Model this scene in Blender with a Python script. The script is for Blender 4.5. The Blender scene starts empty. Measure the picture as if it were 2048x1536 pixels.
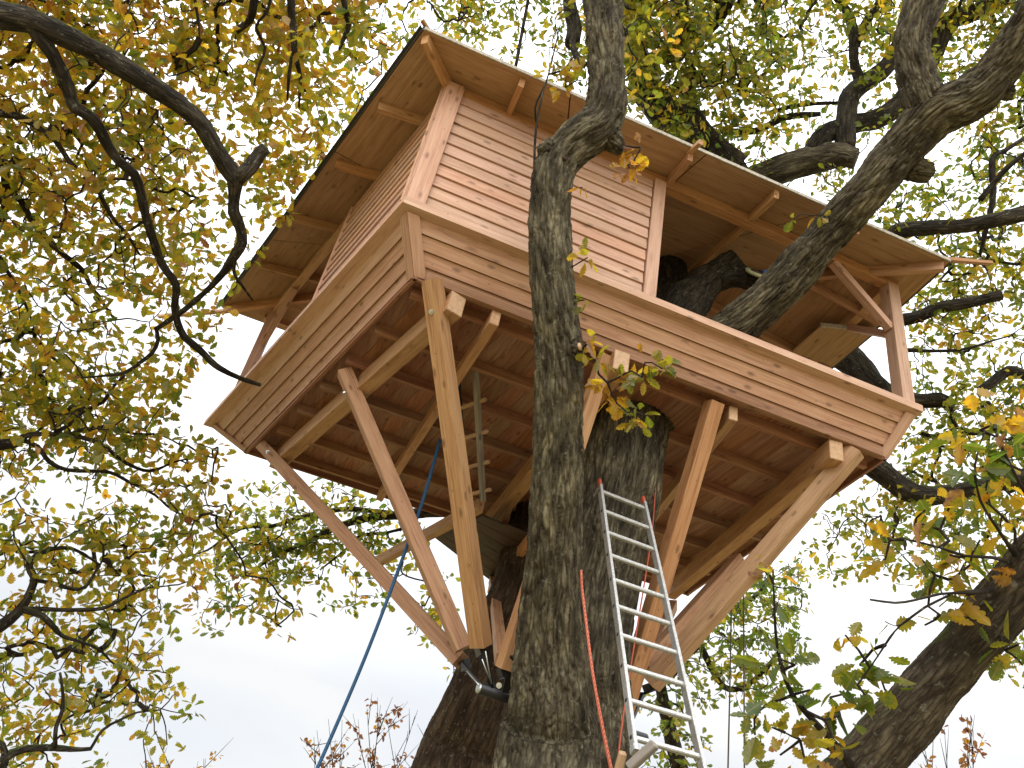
import bpy, bmesh, math, random
import numpy as np
from mathutils import Vector, Matrix

# ------------------------------------------------------------------ camera, sky, sun, exposure
S = bpy.context.scene
COL = S.collection
F_PX, AZ, EL, ROLL = 1580.26, 0.24673, 0.59768, 0.20934
CAM = Vector((0.0081, -4.5968, -4.4996))
_d = Vector((math.sin(AZ) * math.cos(EL), math.cos(AZ) * math.cos(EL), math.sin(EL)))
_r0 = _d.cross(Vector((0, 0, 1))).normalized()
_u0 = _r0.cross(_d)
CR = _r0 * math.cos(ROLL) + _u0 * math.sin(ROLL)
CU = -_r0 * math.sin(ROLL) + _u0 * math.cos(ROLL)
cd = bpy.data.cameras.new('camera')
cam = bpy.data.objects.new('camera', cd)
COL.objects.link(cam)
cam.matrix_world = Matrix(((CR.x, CU.x, -_d.x, CAM.x), (CR.y, CU.y, -_d.y, CAM.y), (CR.z, CU.z, -_d.z, CAM.z), (0, 0, 0, 1)))
cd.sensor_width = 36
cd.lens = F_PX / 2048 * 36
cd.clip_start = 0.05
cd.clip_end = 2000
S.camera = cam

SUN_EL, SUN_AZ = math.radians(30), math.radians(200)
W = bpy.data.worlds.new('World')
S.world = W
W.use_nodes = True
wn, wl = W.node_tree.nodes, W.node_tree.links
wn.clear()
out = wn.new('ShaderNodeOutputWorld')
bg = wn.new('ShaderNodeBackground')
bg.inputs['Strength'].default_value = 0.1
sky = wn.new('ShaderNodeTexSky')
sky.sky_type = 'NISHITA'
sky.sun_disc = False
sky.sun_elevation = SUN_EL
sky.sun_rotation = SUN_AZ
tc = wn.new('ShaderNodeTexCoord')
sp = wn.new('ShaderNodeSeparateXYZ')
wl.new(tc.outputs['Generated'], sp.inputs[0])
mr = wn.new('ShaderNodeMapRange')          # overcast: zenith three times as bright as the horizon
mr.inputs['From Min'].default_value = 0.20
mr.inputs['From Max'].default_value = 0.85
mr.inputs['To Min'].default_value = 6.4
mr.inputs['To Max'].default_value = 20.0
wl.new(sp.outputs['Z'], mr.inputs['Value'])
nz = wn.new('ShaderNodeTexNoise')
nz.inputs['Scale'].default_value = 3.2
nz.inputs['Detail'].default_value = 4
nz.inputs['Roughness'].default_value = 0.5
mpn = wn.new('ShaderNodeMapping')
mpn.inputs['Scale'].default_value = (1, 1, 2.2)
wl.new(tc.outputs['Generated'], mpn.inputs[0])
wl.new(mpn.outputs[0], nz.inputs['Vector'])
cr = wn.new('ShaderNodeValToRGB')
cr.color_ramp.elements[0].position = 0.32
cr.color_ramp.elements[0].color = (0.86, 0.90, 0.97, 1)
cr.color_ramp.elements[1].position = 0.62
cr.color_ramp.elements[1].color = (1.0, 1.0, 1.0, 1)
wl.new(nz.outputs['Fac'], cr.inputs[0])
vm = wn.new('ShaderNodeVectorMath')
vm.operation = 'SCALE'
wl.new(cr.outputs[0], vm.inputs[0])
wl.new(mr.outputs[0], vm.inputs['Scale'])
va = wn.new('ShaderNodeMix')
va.data_type = 'RGBA'
va.inputs['Factor'].default_value = 0.06
wl.new(vm.outputs[0], va.inputs['A'])
wl.new(sky.outputs[0], va.inputs['B'])
wl.new(va.outputs['Result'], bg.inputs['Color'])
wl.new(bg.outputs[0], out.inputs[0])

sl = bpy.data.lights.new('sun', 'SUN')
sun = bpy.data.objects.new('sun', sl)
COL.objects.link(sun)
sl.energy = 1.5
sl.angle = math.radians(70)
sl.color = (1.0, 0.97, 0.93)
sdir = Vector((math.sin(SUN_AZ) * math.cos(SUN_EL), math.cos(SUN_AZ) * math.cos(SUN_EL), math.sin(SUN_EL)))
sun.rotation_euler = sdir.to_track_quat('Z', 'Y').to_euler()

S.render.engine = 'CYCLES'
S.cycles.max_bounces = 8
S.cycles.diffuse_bounces = 5
S.cycles.transmission_bounces = 4
S.cycles.use_denoising = True
S.cycles.sample_clamp_indirect = 6
S.view_settings.view_transform = 'Standard'
S.view_settings.look = 'None'
S.view_settings.gamma = 1
S.view_settings.exposure = 0.6

# ------------------------------------------------------------------ helpers
R = random.Random(7)
NR = np.random.default_rng(11)


def ray(px, py):
    return _d + CR * ((px - 1024) / F_PX) - CU * ((py - 768) / F_PX)


def at(px, py, dist):
    """point of the place at a measured bearing and distance"""
    return CAM + ray(px, py) * dist


def onz(px, py, z):
    v = ray(px, py)
    return CAM + v * ((z - CAM.z) / v.z)


def proj(P):
    P = np.asarray(P, float) - np.array(CAM)
    z = P @ np.array(_d)
    return 1024 + F_PX * (P @ np.array(CR)) / z, 768 - F_PX * (P @ np.array(CU)) / z, z


def tag(o, label=None, cat=None, group=None, kind=None):
    if label: o['label'] = label
    if cat: o['category'] = cat
    if group: o['group'] = group
    if kind: o['kind'] = kind
    return o


def empty(name, loc=(0, 0, 0)):
    o = bpy.data.objects.new(name, None)
    o.empty_display_size = 0.2
    COL.objects.link(o)
    o.location = loc
    return o


def link(name, me, mat=None, parent=None, mw=None):
    o = bpy.data.objects.new(name, me)
    COL.objects.link(o)
    if mat and not me.materials:
        me.materials.append(mat)
    if parent is not None:
        o.parent = parent
        o.matrix_parent_inverse = Matrix.Translation(-Vector(parent.location)) if parent.type == 'EMPTY' else Matrix.Identity(4)
        if parent.type == 'EMPTY':
            o.matrix_parent_inverse = Matrix.Translation(parent.location).inverted()
    if mw is not None:
        if parent is not None and parent.type != 'EMPTY':
            o.matrix_parent_inverse = PM[parent.name].inverted()
        o.matrix_basis = mw
    PM[o.name] = mw if mw is not None else Matrix.Identity(4)
    return o


PM = {}


def mesh(name, verts, faces, smooth=False):
    me = bpy.data.meshes.new(name)
    me.from_pydata([tuple(v) for v in verts], [], faces)
    if smooth:
        me.polygons.foreach_set('use_smooth', [True] * len(me.polygons))
    me.update()
    return me


def beam_mesh(L, w, h, bev=0.004, ends=0.0):
    """box along local X with eased long edges; origin in the middle"""
    bm = bmesh.new()
    bmesh.ops.create_cube(bm, size=1)
    for v in bm.verts:
        v.co = Vector((v.co.x * L, v.co.y * w, v.co.z * h))
    if bev:
        es = [e for e in bm.edges if abs(e.verts[0].co.x - e.verts[1].co.x) > L * .5] if not ends else bm.edges[:]
        bmesh.ops.bevel(bm, geom=es, offset=bev, segments=1, affect='EDGES', profile=0.5)
    me = bpy.data.meshes.new('beam')
    bm.to_mesh(me)
    bm.free()
    return me


def frame(a, b, up):
    a, b, up = Vector(a), Vector(b), Vector(up)
    x = (b - a).normalized()
    y = up.cross(x)
    if y.length < 1e-4:
        y = Vector((0, 1, 0)).cross(x)
    y.normalize()
    z = x.cross(y)
    return x, y, z


def beam(name, a, b, w, h, mat, parent, up=(0, 0, 1), bev=0.004, roll=0.0, jit=0.0):
    """timber from a to b (centre line), w across, h along up"""
    a, b = Vector(a), Vector(b)
    x, y, z = frame(a, b, up)
    if roll:
        y, z = y * math.cos(roll) + z * math.sin(roll), z * math.cos(roll) - y * math.sin(roll)
    c = (a + b) / 2
    if jit:
        c += y * R.uniform(-jit, jit) + z * R.uniform(-jit, jit)
    mw = Matrix(((x.x, y.x, z.x, c.x), (x.y, y.y, z.y, c.y), (x.z, y.z, z.z, c.z), (0, 0, 0, 1)))
    return link(name, beam_mesh((b - a).length, w, h, bev), mat, parent, mw)


def prism(name, pts, thick, mat, parent, grain=None):
    """slab from a 3-D polygon, thickened along its normal; local X follows grain"""
    pts = [Vector(p) for p in pts]
    n = Vector((0, 0, 0))
    for i in range(len(pts)):
        n += pts[i].cross(pts[(i + 1) % len(pts)])
    n.normalize()
    c = sum(pts, Vector()) / len(pts)
    x = Vector(grain) if grain else (pts[1] - pts[0])
    x = (x - n * x.dot(n)).normalized()
    y = n.cross(x)
    mw = Matrix(((x.x, y.x, n.x, c.x), (x.y, y.y, n.y, c.y), (x.z, y.z, n.z, c.z), (0, 0, 0, 1)))
    inv = mw.inverted()
    q = [inv @ p for p in pts]
    k = len(q)
    V = q + [p + Vector((0, 0, thick)) for p in q]
    Fc = [tuple(reversed(range(k))), tuple(range(k, 2 * k))]
    for i in range(k):
        j = (i + 1) % k
        Fc.append((i, j, k + j, k + i))
    me = mesh('slab', V, Fc)
    bm = bmesh.new()
    bm.from_mesh(me)
    bmesh.ops.recalc_face_normals(bm, faces=bm.faces)
    bm.to_mesh(me)
    bm.free()
    return link(name, me, mat, parent, mw)


def slab(name, pts, thick, mat, parent, outward, grain=None):
    """board whose visible face is the polygon, thickness going inward"""
    pts = [Vector(p) for p in pts]
    n = Vector((0, 0, 0))
    for i in range(len(pts)):
        n += pts[i].cross(pts[(i + 1) % len(pts)])
    if n.dot(outward) > 0:
        pts = pts[::-1]
    return prism(name, pts, thick, mat, parent, grain)


# ---- numpy gradient noise
_perm = NR.permutation(256)
_perm = np.concatenate([_perm, _perm, _perm])
_g = NR.normal(size=(256, 3))
_g /= np.linalg.norm(_g, axis=1)[:, None]


def pnoise(P):
    P = np.asarray(P, float)
    i = np.floor(P).astype(int)
    f = P - i
    u = f * f * f * (f * (f * 6 - 15) + 10)
    i &= 255
    res = 0
    for dx in (0, 1):
        wx = u[:, 0] if dx else 1 - u[:, 0]
        for dy in (0, 1):
            wy = u[:, 1] if dy else 1 - u[:, 1]
            for dz in (0, 1):
                wz = u[:, 2] if dz else 1 - u[:, 2]
                h = _perm[_perm[_perm[(i[:, 0] + dx) & 255] + ((i[:, 1] + dy) & 255)] + ((i[:, 2] + dz) & 255)]
                g = _g[h]
                res = res + wx * wy * wz * (g[:, 0] * (f[:, 0] - dx) + g[:, 1] * (f[:, 1] - dy) + g[:, 2] * (f[:, 2] - dz))
    return res


def catmull(P, step):
    """resample a polyline of rows (x,y,z,r) smoothly"""
    P = np.asarray(P, float)
    if len(P) == 2:
        n = max(2, int(np.linalg.norm(P[1, :3] - P[0, :3]) / step) + 1)
        t = np.linspace(0, 1, n)[:, None]
        return P[0] * (1 - t) + P[1] * t
    Q = np.vstack([2 * P[0] - P[1], P, 2 * P[-1] - P[-2]])
    outp = []
    for k in range(1, len(Q) - 2):
        p0, p1, p2, p3 = Q[k - 1:k + 3]
        n = max(2, int(np.linalg.norm(p2[:3] - p1[:3]) / step))
        t = np.linspace(0, 1, n, endpoint=False)[:, None]
        outp.append(.5 * (2 * p1 + (p2 - p0) * t + (2 * p0 - 5 * p1 + 4 * p2 - p3) * t ** 2 + (3 * p1 - p0 - 3 * p2 + p3) * t ** 3))
    outp.append(P[-1:])
    A = np.vstack(outp)
    A[:, 3] = np.maximum(A[:, 3], .0015)
    return A


def frames(C):
    T = np.gradient(C[:, :3], axis=0)
    T /= np.linalg.norm(T, axis=1)[:, None] + 1e-12
    N = np.zeros_like(T)
    a = np.array([0, 0, 1.]) if abs(T[0, 2]) < .9 else np.array([1., 0, 0])
    n = np.cross(T[0], a)
    n /= np.linalg.norm(n)
    for k in range(len(T)):
        n = n - T[k] * (n @ T[k])
        n /= np.linalg.norm(n)
        N[k] = n
    B = np.cross(T, N)
    s = np.concatenate([[0], np.cumsum(np.linalg.norm(np.diff(C[:, :3], axis=0), axis=1))])
    return T, N, B, s


def tube_arrays(C, seg):
    T, N, B, s = frames(C)
    a = np.linspace(0, 2 * np.pi, seg, endpoint=False)
    dirs = N[:, None, :] * np.cos(a)[None, :, None] + B[:, None, :] * np.sin(a)[None, :, None]
    V = C[:, None, :3] + dirs * C[:, None, 3:4]
    bk = np.stack([np.cos(a)[None, :] * C[:, 3:4], np.sin(a)[None, :] * C[:, 3:4], np.repeat(s[:, None], seg, 1)], -1)
    n = len(C)
    i = np.arange(n - 1)[:, None]
    j = np.arange(seg)[None, :]
    j2 = (j + 1) % seg
    Q = np.stack([i * seg + j, i * seg + j2, (i + 1) * seg + j2, (i + 1) * seg + j], -1).reshape(-1, 4)
    return V.reshape(-1, 3), dirs.reshape(-1, 3), bk.reshape(-1, 3), Q, n


def quads_mesh(name, V, Q, caps=(), bk=None, smooth=True):
    me = bpy.data.meshes.new(name)
    nq = len(Q)
    cap_n = sum(len(c) for c in caps)
    me.vertices.add(len(V))
    me.vertices.foreach_set('co', np.asarray(V, np.float32).ravel())
    lv = np.concatenate([np.asarray(Q).ravel()] + [np.asarray(c) for c in caps]).astype(np.int32)
    me.loops.add(len(lv))
    me.loops.foreach_set('vertex_index', lv)
    me.polygons.add(nq + len(caps))
    st = list(np.arange(nq) * 4)
    tot = [4] * nq
    o = nq * 4
    for c in caps:
        st.append(o)
        tot.append(len(c))
        o += len(c)
    me.polygons.foreach_set('loop_start', np.asarray(st, np.int32))
    me.polygons.foreach_set('loop_total', np.asarray(tot, np.int32))
    if smooth:
        me.polygons.foreach_set('use_smooth', np.ones(nq + len(caps), bool))
    if bk is not None:
        at_ = me.attributes.new('bk', 'FLOAT_VECTOR', 'POINT')
        at_.data.foreach_set('vector', np.asarray(bk, np.float32).ravel())
    me.update(calc_edges=True)
    return me


def bark_height(bk, f=26.0):
    """ridged, lengthwise-stretched relief: deep fissures between plates"""
    q = bk * np.array([f, f, f * .20])
    w = pnoise(q * .45 + 9.1)
    n1 = np.abs(pnoise(q + w[:, None] * 1.3))
    n2 = np.abs(pnoise(q * 2.1 + 31.7))
    return np.minimum(n1 * 4.6, 1) ** .8 * .72 + np.minimum(n2 * 3.4, 1) * .28 - .6


def tube(name, C, mat, parent, seg=12, rough=.12, depth=None, f=26.0):
    V, D, bk, Q, n = tube_arrays(C, seg)
    rr = np.repeat(C[:, 3], seg)
    off = rr * rough * pnoise(bk * np.array([5, 5, 2.4]) / np.maximum(.12, rr[:, None] * 4) + R.uniform(0, 99)) * 1.6
    if depth:
        off += depth * bark_height(bk, f)
    V = V + D * off[:, None]
    me = quads_mesh(name, V, Q, [list(range(seg))[::-1], list(range((n - 1) * seg, n * seg))], bk)
    return link(name, me, mat, parent)


def P4(rows):
    """rows: (px, py, width px, distance) -> x,y,z,r"""
    o = []
    for px, py, w, dd in rows:
        p = at(px, py, dd)
        o.append((p.x, p.y, p.z, w * .5 * dd / F_PX))
    return o


# ------------------------------------------------------------------ materials
def mat(name):
    m = bpy.data.materials.new(name)
    m.use_nodes = True
    nt = m.node_tree
    nt.nodes.clear()
    o = nt.nodes.new('ShaderNodeOutputMaterial')
    b = nt.nodes.new('ShaderNodeBsdfPrincipled')
    nt.links.new(b.outputs[0], o.inputs[0])
    return m, nt, b, o


def N(nt, kind, **kw):
    n = nt.nodes.new(kind)
    for k, v in kw.items():
        if k in n.inputs:
            n.inputs[k].default_value = v
        else:
            setattr(n, k, v)
    return n


def ramp(nt, src, stops):
    c = nt.nodes.new('ShaderNodeValToRGB')
    e = c.color_ramp.elements
    while len(e) < len(stops):
        e.new(.5)
    for k, (p, col) in enumerate(stops):
        e[k].position = p
        e[k].color = (*col, 1) if len(col) == 3 else col
    nt.links.new(src, c.inputs[0])
    return c.outputs[0]


def mixc(nt, fac, a, b, mode='MIX'):
    m = nt.nodes.new('ShaderNodeMix')
    m.data_type = 'RGBA'
    m.blend_type = mode
    for sock, v in ((m.inputs['Factor'], fac), (m.inputs['A'], a), (m.inputs['B'], b)):
        if isinstance(v, (int, float)):
            sock.default_value = v
        elif isinstance(v, tuple):
            sock.default_value = (*v, 1)
        else:
            nt.links.new(v, sock)
    return m.outputs['Result']


def math_n(nt, op, a, b=None):
    m = nt.nodes.new('ShaderNodeMath')
    m.operation = op
    for k, v in enumerate((a, b)):
        if v is None:
            continue
        if isinstance(v, (int, float)):
            m.inputs[k].default_value = v
        else:
            nt.links.new(v, m.inputs[k])
    return m.outputs[0]


def wood(name, dark, mid, light, var=.5, rough=.62, knots=.9, fine=1.0):
    m, nt, b, o = mat(name)
    tcn = N(nt, 'ShaderNodeTexCoord')
    oi = N(nt, 'ShaderNodeObjectInfo')
    off = N(nt, 'ShaderNodeVectorMath', operation='SCALE')
    cmb = N(nt, 'ShaderNodeCombineXYZ')
    for k, s in enumerate((37.0, 91.0, 53.0)):
        nt.links.new(math_n(nt, 'MULTIPLY', oi.outputs['Random'], s), cmb.inputs[k])
    add = N(nt, 'ShaderNodeVectorMath', operation='ADD')
    nt.links.new(tcn.outputs['Object'], add.inputs[0])
    nt.links.new(cmb.outputs[0], add.inputs[1])
    mp = N(nt, 'ShaderNodeMapping')
    mp.inputs['Scale'].default_value = (1.0, 11, 11)
    nt.links.new(add.outputs[0], mp.inputs[0])
    # knots
    mk = N(nt, 'ShaderNodeMapping')
    mk.inputs['Scale'].default_value = (3.6, 8.5, 8.5)
    nt.links.new(add.outputs[0], mk.inputs[0])
    vo = N(nt, 'ShaderNodeTexVoronoi', Scale=1.0)
    nt.links.new(mk.outputs[0], vo.inputs['Vector'])
    kn = ramp(nt, vo.outputs['Distance'], [(.05, (1, 1, 1)), (.10, (.75, .75, .75)), (.17, (.12, .12, .12)), (.26, (0, 0, 0))])
    # grain bends round the knots
    n0 = N(nt, 'ShaderNodeTexNoise', Scale=.9, Detail=2.0)
    nt.links.new(mp.outputs[0], n0.inputs['Vector'])
    grp = N(nt, 'ShaderNodeVectorMath', operation='MULTIPLY_ADD')
    nt.links.new(kn, grp.inputs[0])
    grp.inputs[1].default_value = (0, .8, .8)
    nt.links.new(mp.outputs[0], grp.inputs[2])
    g1 = N(nt, 'ShaderNodeTexNoise', Scale=2.2, Detail=5.0, Roughness=.62, Distortion=.6)
    nt.links.new(grp.outputs[0], g1.inputs['Vector'])
    mp2 = N(nt, 'ShaderNodeMapping')
    mp2.inputs['Scale'].default_value = (.55, 7.0, 7.0)
    nt.links.new(grp.outputs[0], mp2.inputs[0])
    g2 = N(nt, 'ShaderNodeTexNoise', Scale=1.4, Detail=3.0)
    nt.links.new(mp2.outputs[0], g2.inputs['Vector'])
    gsum = math_n(nt, 'ADD', math_n(nt, 'MULTIPLY', g1.outputs['Fac'], .6), math_n(nt, 'MULTIPLY', g2.outputs['Fac'], .4))
    base = ramp(nt, gsum, [(.36, dark), (.5, mid), (.64, light)])
    # board to board
    hs = N(nt, 'ShaderNodeHueSaturation')
    nt.links.new(base, hs.inputs['Color'])
    rnd = math_n(nt, 'SUBTRACT', oi.outputs['Random'], .5)
    nt.links.new(math_n(nt, 'ADD', math_n(nt, 'MULTIPLY', rnd, .028 * var), .5), hs.inputs['Hue'])
    fr = math_n(nt, 'FRACT', math_n(nt, 'MULTIPLY', oi.outputs['Random'], 7.31))
    nt.links.new(math_n(nt, 'ADD', math_n(nt, 'MULTIPLY', fr, .42 * var), 1 - .24 * var), hs.inputs['Value'])
    fr2 = math_n(nt, 'FRACT', math_n(nt, 'MULTIPLY', oi.outputs['Random'], 13.7))
    nt.links.new(math_n(nt, 'ADD', math_n(nt, 'MULTIPLY', fr2, .4 * var), 1 - .2 * var), hs.inputs['Saturation'])
    # small nail holes / specks
    vs = N(nt, 'ShaderNodeTexVoronoi', Scale=9.0)
    nt.links.new(add.outputs[0], vs.inputs['Vector'])
    spk = ramp(nt, vs.outputs['Distance'], [(.045, (1, 1, 1)), (.075, (0, 0, 0))])
    c1 = mixc(nt, math_n(nt, 'MULTIPLY', kn, knots * .8), hs.outputs[0], tuple(v * .42 for v in dark))
    c2 = mixc(nt, math_n(nt, 'MULTIPLY', spk, .65), c1, tuple(v * .3 for v in dark))
    nt.links.new(c2, b.inputs['Base Color'])
    b.inputs['Roughness'].default_value = rough
    b.inputs['Specular IOR Level'].default_value = .3
    bp = N(nt, 'ShaderNodeBump', Strength=.22 * fine, Distance=.004)
    nt.links.new(gsum, bp.inputs['Height'])
    nt.links.new(bp.outputs[0], b.inputs['Normal'])
    return m


M = {}
M['siding'] = wood('siding_wood', (.41, .23, .15), (.54, .325, .218), (.62, .405, .285), .42)
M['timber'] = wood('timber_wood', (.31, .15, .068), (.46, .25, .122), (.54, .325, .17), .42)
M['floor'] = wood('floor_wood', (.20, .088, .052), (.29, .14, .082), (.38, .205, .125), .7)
M['ply'] = wood('roof_panel_wood', (.28, .16, .08), (.38, .23, .122), (.45, .29, .165), .35)
M['endgrain'] = wood('end_grain_wood', (.40, .24, .13), (.52, .33, .19), (.58, .40, .25), .3, knots=0)
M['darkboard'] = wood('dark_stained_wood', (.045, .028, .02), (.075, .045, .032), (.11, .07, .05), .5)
M['greywood'] = wood('weathered_grey_wood', (.17, .15, .125), (.26, .23, .20), (.36, .33, .29), .5)


def plain(name, col, rough=.5, metal=0.0, bump=0, nscale=30, var=.15, spec=.5):
    m, nt, b, o = mat(name)
    tcn = N(nt, 'ShaderNodeTexCoord')
    n1 = N(nt, 'ShaderNodeTexNoise', Scale=float(nscale), Detail=4.0)
    nt.links.new(tcn.outputs['Object'], n1.inputs['Vector'])
    c = ramp(nt, n1.outputs['Fac'], [(.3, tuple(v * (1 - var) for v in col)), (.7, tuple(min(1, v * (1 + var)) for v in col))])
    nt.links.new(c, b.inputs['Base Color'])
    b.inputs['Roughness'].default_value = rough
    b.inputs['Metallic'].default_value = metal
    b.inputs['Specular IOR Level'].default_value = spec
    if bump:
        bp = N(nt, 'ShaderNodeBump', Strength=bump, Distance=.004)
        nt.links.new(n1.outputs['Fac'], bp.inputs['Height'])
        nt.links.new(bp.outputs[0], b.inputs['Normal'])
    return m


M['membrane'] = plain('roof_felt', (.06, .058, .055), .8, bump=.5)
M['felt_light'] = plain('pale_roof_edge', (.42, .38, .31), .8, bump=.4, var=.3)
M['alu'] = plain('dull_aluminium', (.50, .50, .48), .45, .7, bump=.15, nscale=60, var=.22)
M['steel'] = plain('black_painted_steel', (.012, .012, .014), .38, 0, bump=.15)
M['zinc'] = plain('zinc_bolt', (.62, .66, .64), .3, .9)
M['red'] = plain('red_plastic', (.42, .07, .03), .55)
M['blue_rope'] = plain('blue_rope', (.014, .075, .17), .7, bump=.8, nscale=120, var=.3)
M['grey_rope'] = plain('dull_rope', (.10, .09, .075), .8, bump=.6, nscale=120)
M['rings'] = plain('cut_wood', (.42, .43, .24), .8, nscale=40, var=.35)
M['bluetag'] = plain('blue_plastic', (.01, .13, .5), .45)


def red_rope_mat():
    m, nt, b, o = mat('red_rope')
    a = N(nt, 'ShaderNodeAttribute', attribute_name='bk')
    w = N(nt, 'ShaderNodeTexWave', Scale=10.0, Distortion=1.0)
    mp = N(nt, 'ShaderNodeMapping')
    mp.inputs['Scale'].default_value = (9, 9, 2.2)
    nt.links.new(a.outputs['Vector'], mp.inputs[0])
    w.bands_direction = 'DIAGONAL'
    nt.links.new(mp.outputs[0], w.inputs['Vector'])
    c = ramp(nt, w.outputs['Fac'], [(.55, (.55, .06, .025)), (.8, (.62, .30, .2))])
    nt.links.new(c, b.inputs['Base Color'])
    b.inputs['Roughness'].default_value = .75
    bp = N(nt, 'ShaderNodeBump', Strength=.6, Distance=.003)
    nt.links.new(w.outputs['Fac'], bp.inputs['Height'])
    nt.links.new(bp.outputs[0], b.inputs['Normal'])
    return m


M['red_rope'] = red_rope_mat()


def bark(name, dark, mid, light, moss=.5, scale=1.0, bump=1.0):
    m, nt, b, o = mat(name)
    a = N(nt, 'ShaderNodeAttribute', attribute_name='bk')
    mp = N(nt, 'ShaderNodeMapping')
    mp.inputs['Scale'].default_value = (1, 1, .25)
    nt.links.new(a.outputs['Vector'], mp.inputs[0])
    n1 = N(nt, 'ShaderNodeTexNoise', Scale=16.0 * scale, Detail=7.0, Roughness=.66)
    nt.links.new(mp.outputs[0], n1.inputs['Vector'])
    tcn = N(nt, 'ShaderNodeTexCoord')
    n2 = N(nt, 'ShaderNodeTexNoise', Scale=2.2, Detail=4.0)
    nt.links.new(tcn.outputs['Object'], n2.inputs['Vector'])
    n3 = N(nt, 'ShaderNodeTexNoise', Scale=55.0 * scale, Detail=4.0, Roughness=.7)
    nt.links.new(mp.outputs[0], n3.inputs['Vector'])
    base = ramp(nt, n1.outputs['Fac'], [(.33, dark), (.5, mid), (.68, light)])
    # long narrow plates of lighter, weathered cork; darker strips paint in fissure shade too
    mpl = N(nt, 'ShaderNodeMapping')
    mpl.inputs['Scale'].default_value = (1, 1, .17)
    nt.links.new(a.outputs['Vector'], mpl.inputs[0])
    vp = N(nt, 'ShaderNodeTexVoronoi', Scale=27.0 * scale)
    vp.feature = 'DISTANCE_TO_EDGE'
    dst = N(nt, 'ShaderNodeVectorMath', operation='MULTIPLY_ADD')
    nt.links.new(n1.outputs['Color'], dst.inputs[0])
    dst.inputs[1].default_value = (.035, .035, .035)
    nt.links.new(mpl.outputs[0], dst.inputs[2])
    nt.links.new(dst.outputs[0], vp.inputs['Vector'])
    plate = ramp(nt, vp.outputs['Distance'], [(.02, (.45, .43, .42)), (.16, (1.0, 1.0, 1.0)), (.45, (1.25, 1.25, 1.2))])
    base = mixc(nt, .65, base, plate, 'MULTIPLY')
    big = ramp(nt, n2.outputs['Fac'], [(.35, (.62, .6, .6)), (.65, (1.15, 1.12, 1.08))])
    c = mixc(nt, 1.0, base, big, 'MULTIPLY')
    # pale lichen flecks
    v = N(nt, 'ShaderNodeTexNoise', Scale=26.0, Detail=3.0)
    nt.links.new(tcn.outputs['Object'], v.inputs['Vector'])
    lic = ramp(nt, v.outputs['Fac'], [(.64, (0, 0, 0)), (.70, (1, 1, 1))])
    c = mixc(nt, math_n(nt, 'MULTIPLY', lic, .4), c, (.27, .27, .22))
    # moss on the upper sides
    ge = N(nt, 'ShaderNodeNewGeometry')
    sx = N(nt, 'ShaderNodeSeparateXYZ')
    nt.links.new(ge.outputs['Normal'], sx.inputs[0])
    n4 = N(nt, 'ShaderNodeTexNoise', Scale=6.0, Detail=6.0, Roughness=.7)
    nt.links.new(tcn.outputs['Object'], n4.inputs['Vector'])
    up = math_n(nt, 'ADD', math_n(nt, 'MULTIPLY', sx.outputs['Z'], .36), math_n(nt, 'ADD', n4.outputs['Fac'], moss - .5))
    mk = ramp(nt, up, [(.62, (0, 0, 0)), (.80, (1, 1, 1))])
    mcol = ramp(nt, n3.outputs['Fac'], [(.35, (.028, .04, .008)), (.65, (.10, .13, .025))])
    c = mixc(nt, math_n(nt, 'MULTIPLY', mk, .9), c, mcol)
    nt.links.new(c, b.inputs['Base Color'])
    b.inputs['Roughness'].default_value = .9
    b.inputs['Specular IOR Level'].default_value = .2
    hh = math_n(nt, 'ADD', math_n(nt, 'ADD', n1.outputs['Fac'], math_n(nt, 'MULTIPLY', plate, .6)), math_n(nt, 'MULTIPLY', n3.outputs['Fac'], .5))
    bp = N(nt, 'ShaderNodeBump', Strength=bump, Distance=.02)
    nt.links.new(hh, bp.inputs['Height'])
    nt.links.new(bp.outputs[0], b.inputs['Normal'])
    return m


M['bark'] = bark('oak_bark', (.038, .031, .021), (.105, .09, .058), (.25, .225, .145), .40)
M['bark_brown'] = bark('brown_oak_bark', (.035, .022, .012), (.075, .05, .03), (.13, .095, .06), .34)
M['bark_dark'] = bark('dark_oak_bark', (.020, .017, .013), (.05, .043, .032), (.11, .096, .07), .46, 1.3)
M['bark_right'] = bark('mossy_oak_bark', (.05, .038, .026), (.10, .08, .055), (.19, .16, .11), .46, 1.4)
M['twig'] = bark('twig_bark', (.022, .018, .015), (.045, .036, .03), (.085, .07, .055), .2, 1.5, .3)

TINTS = [(0.0, (.052, .105, .012)), (.22, (.11, .145, .014)), (.42, (.23, .215, .018)), (.60, (.40, .275, .022)),
         (.76, (.33, .165, .018)), (.89, (.17, .07, .018)), (1.0, (.13, .042, .028))]


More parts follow.
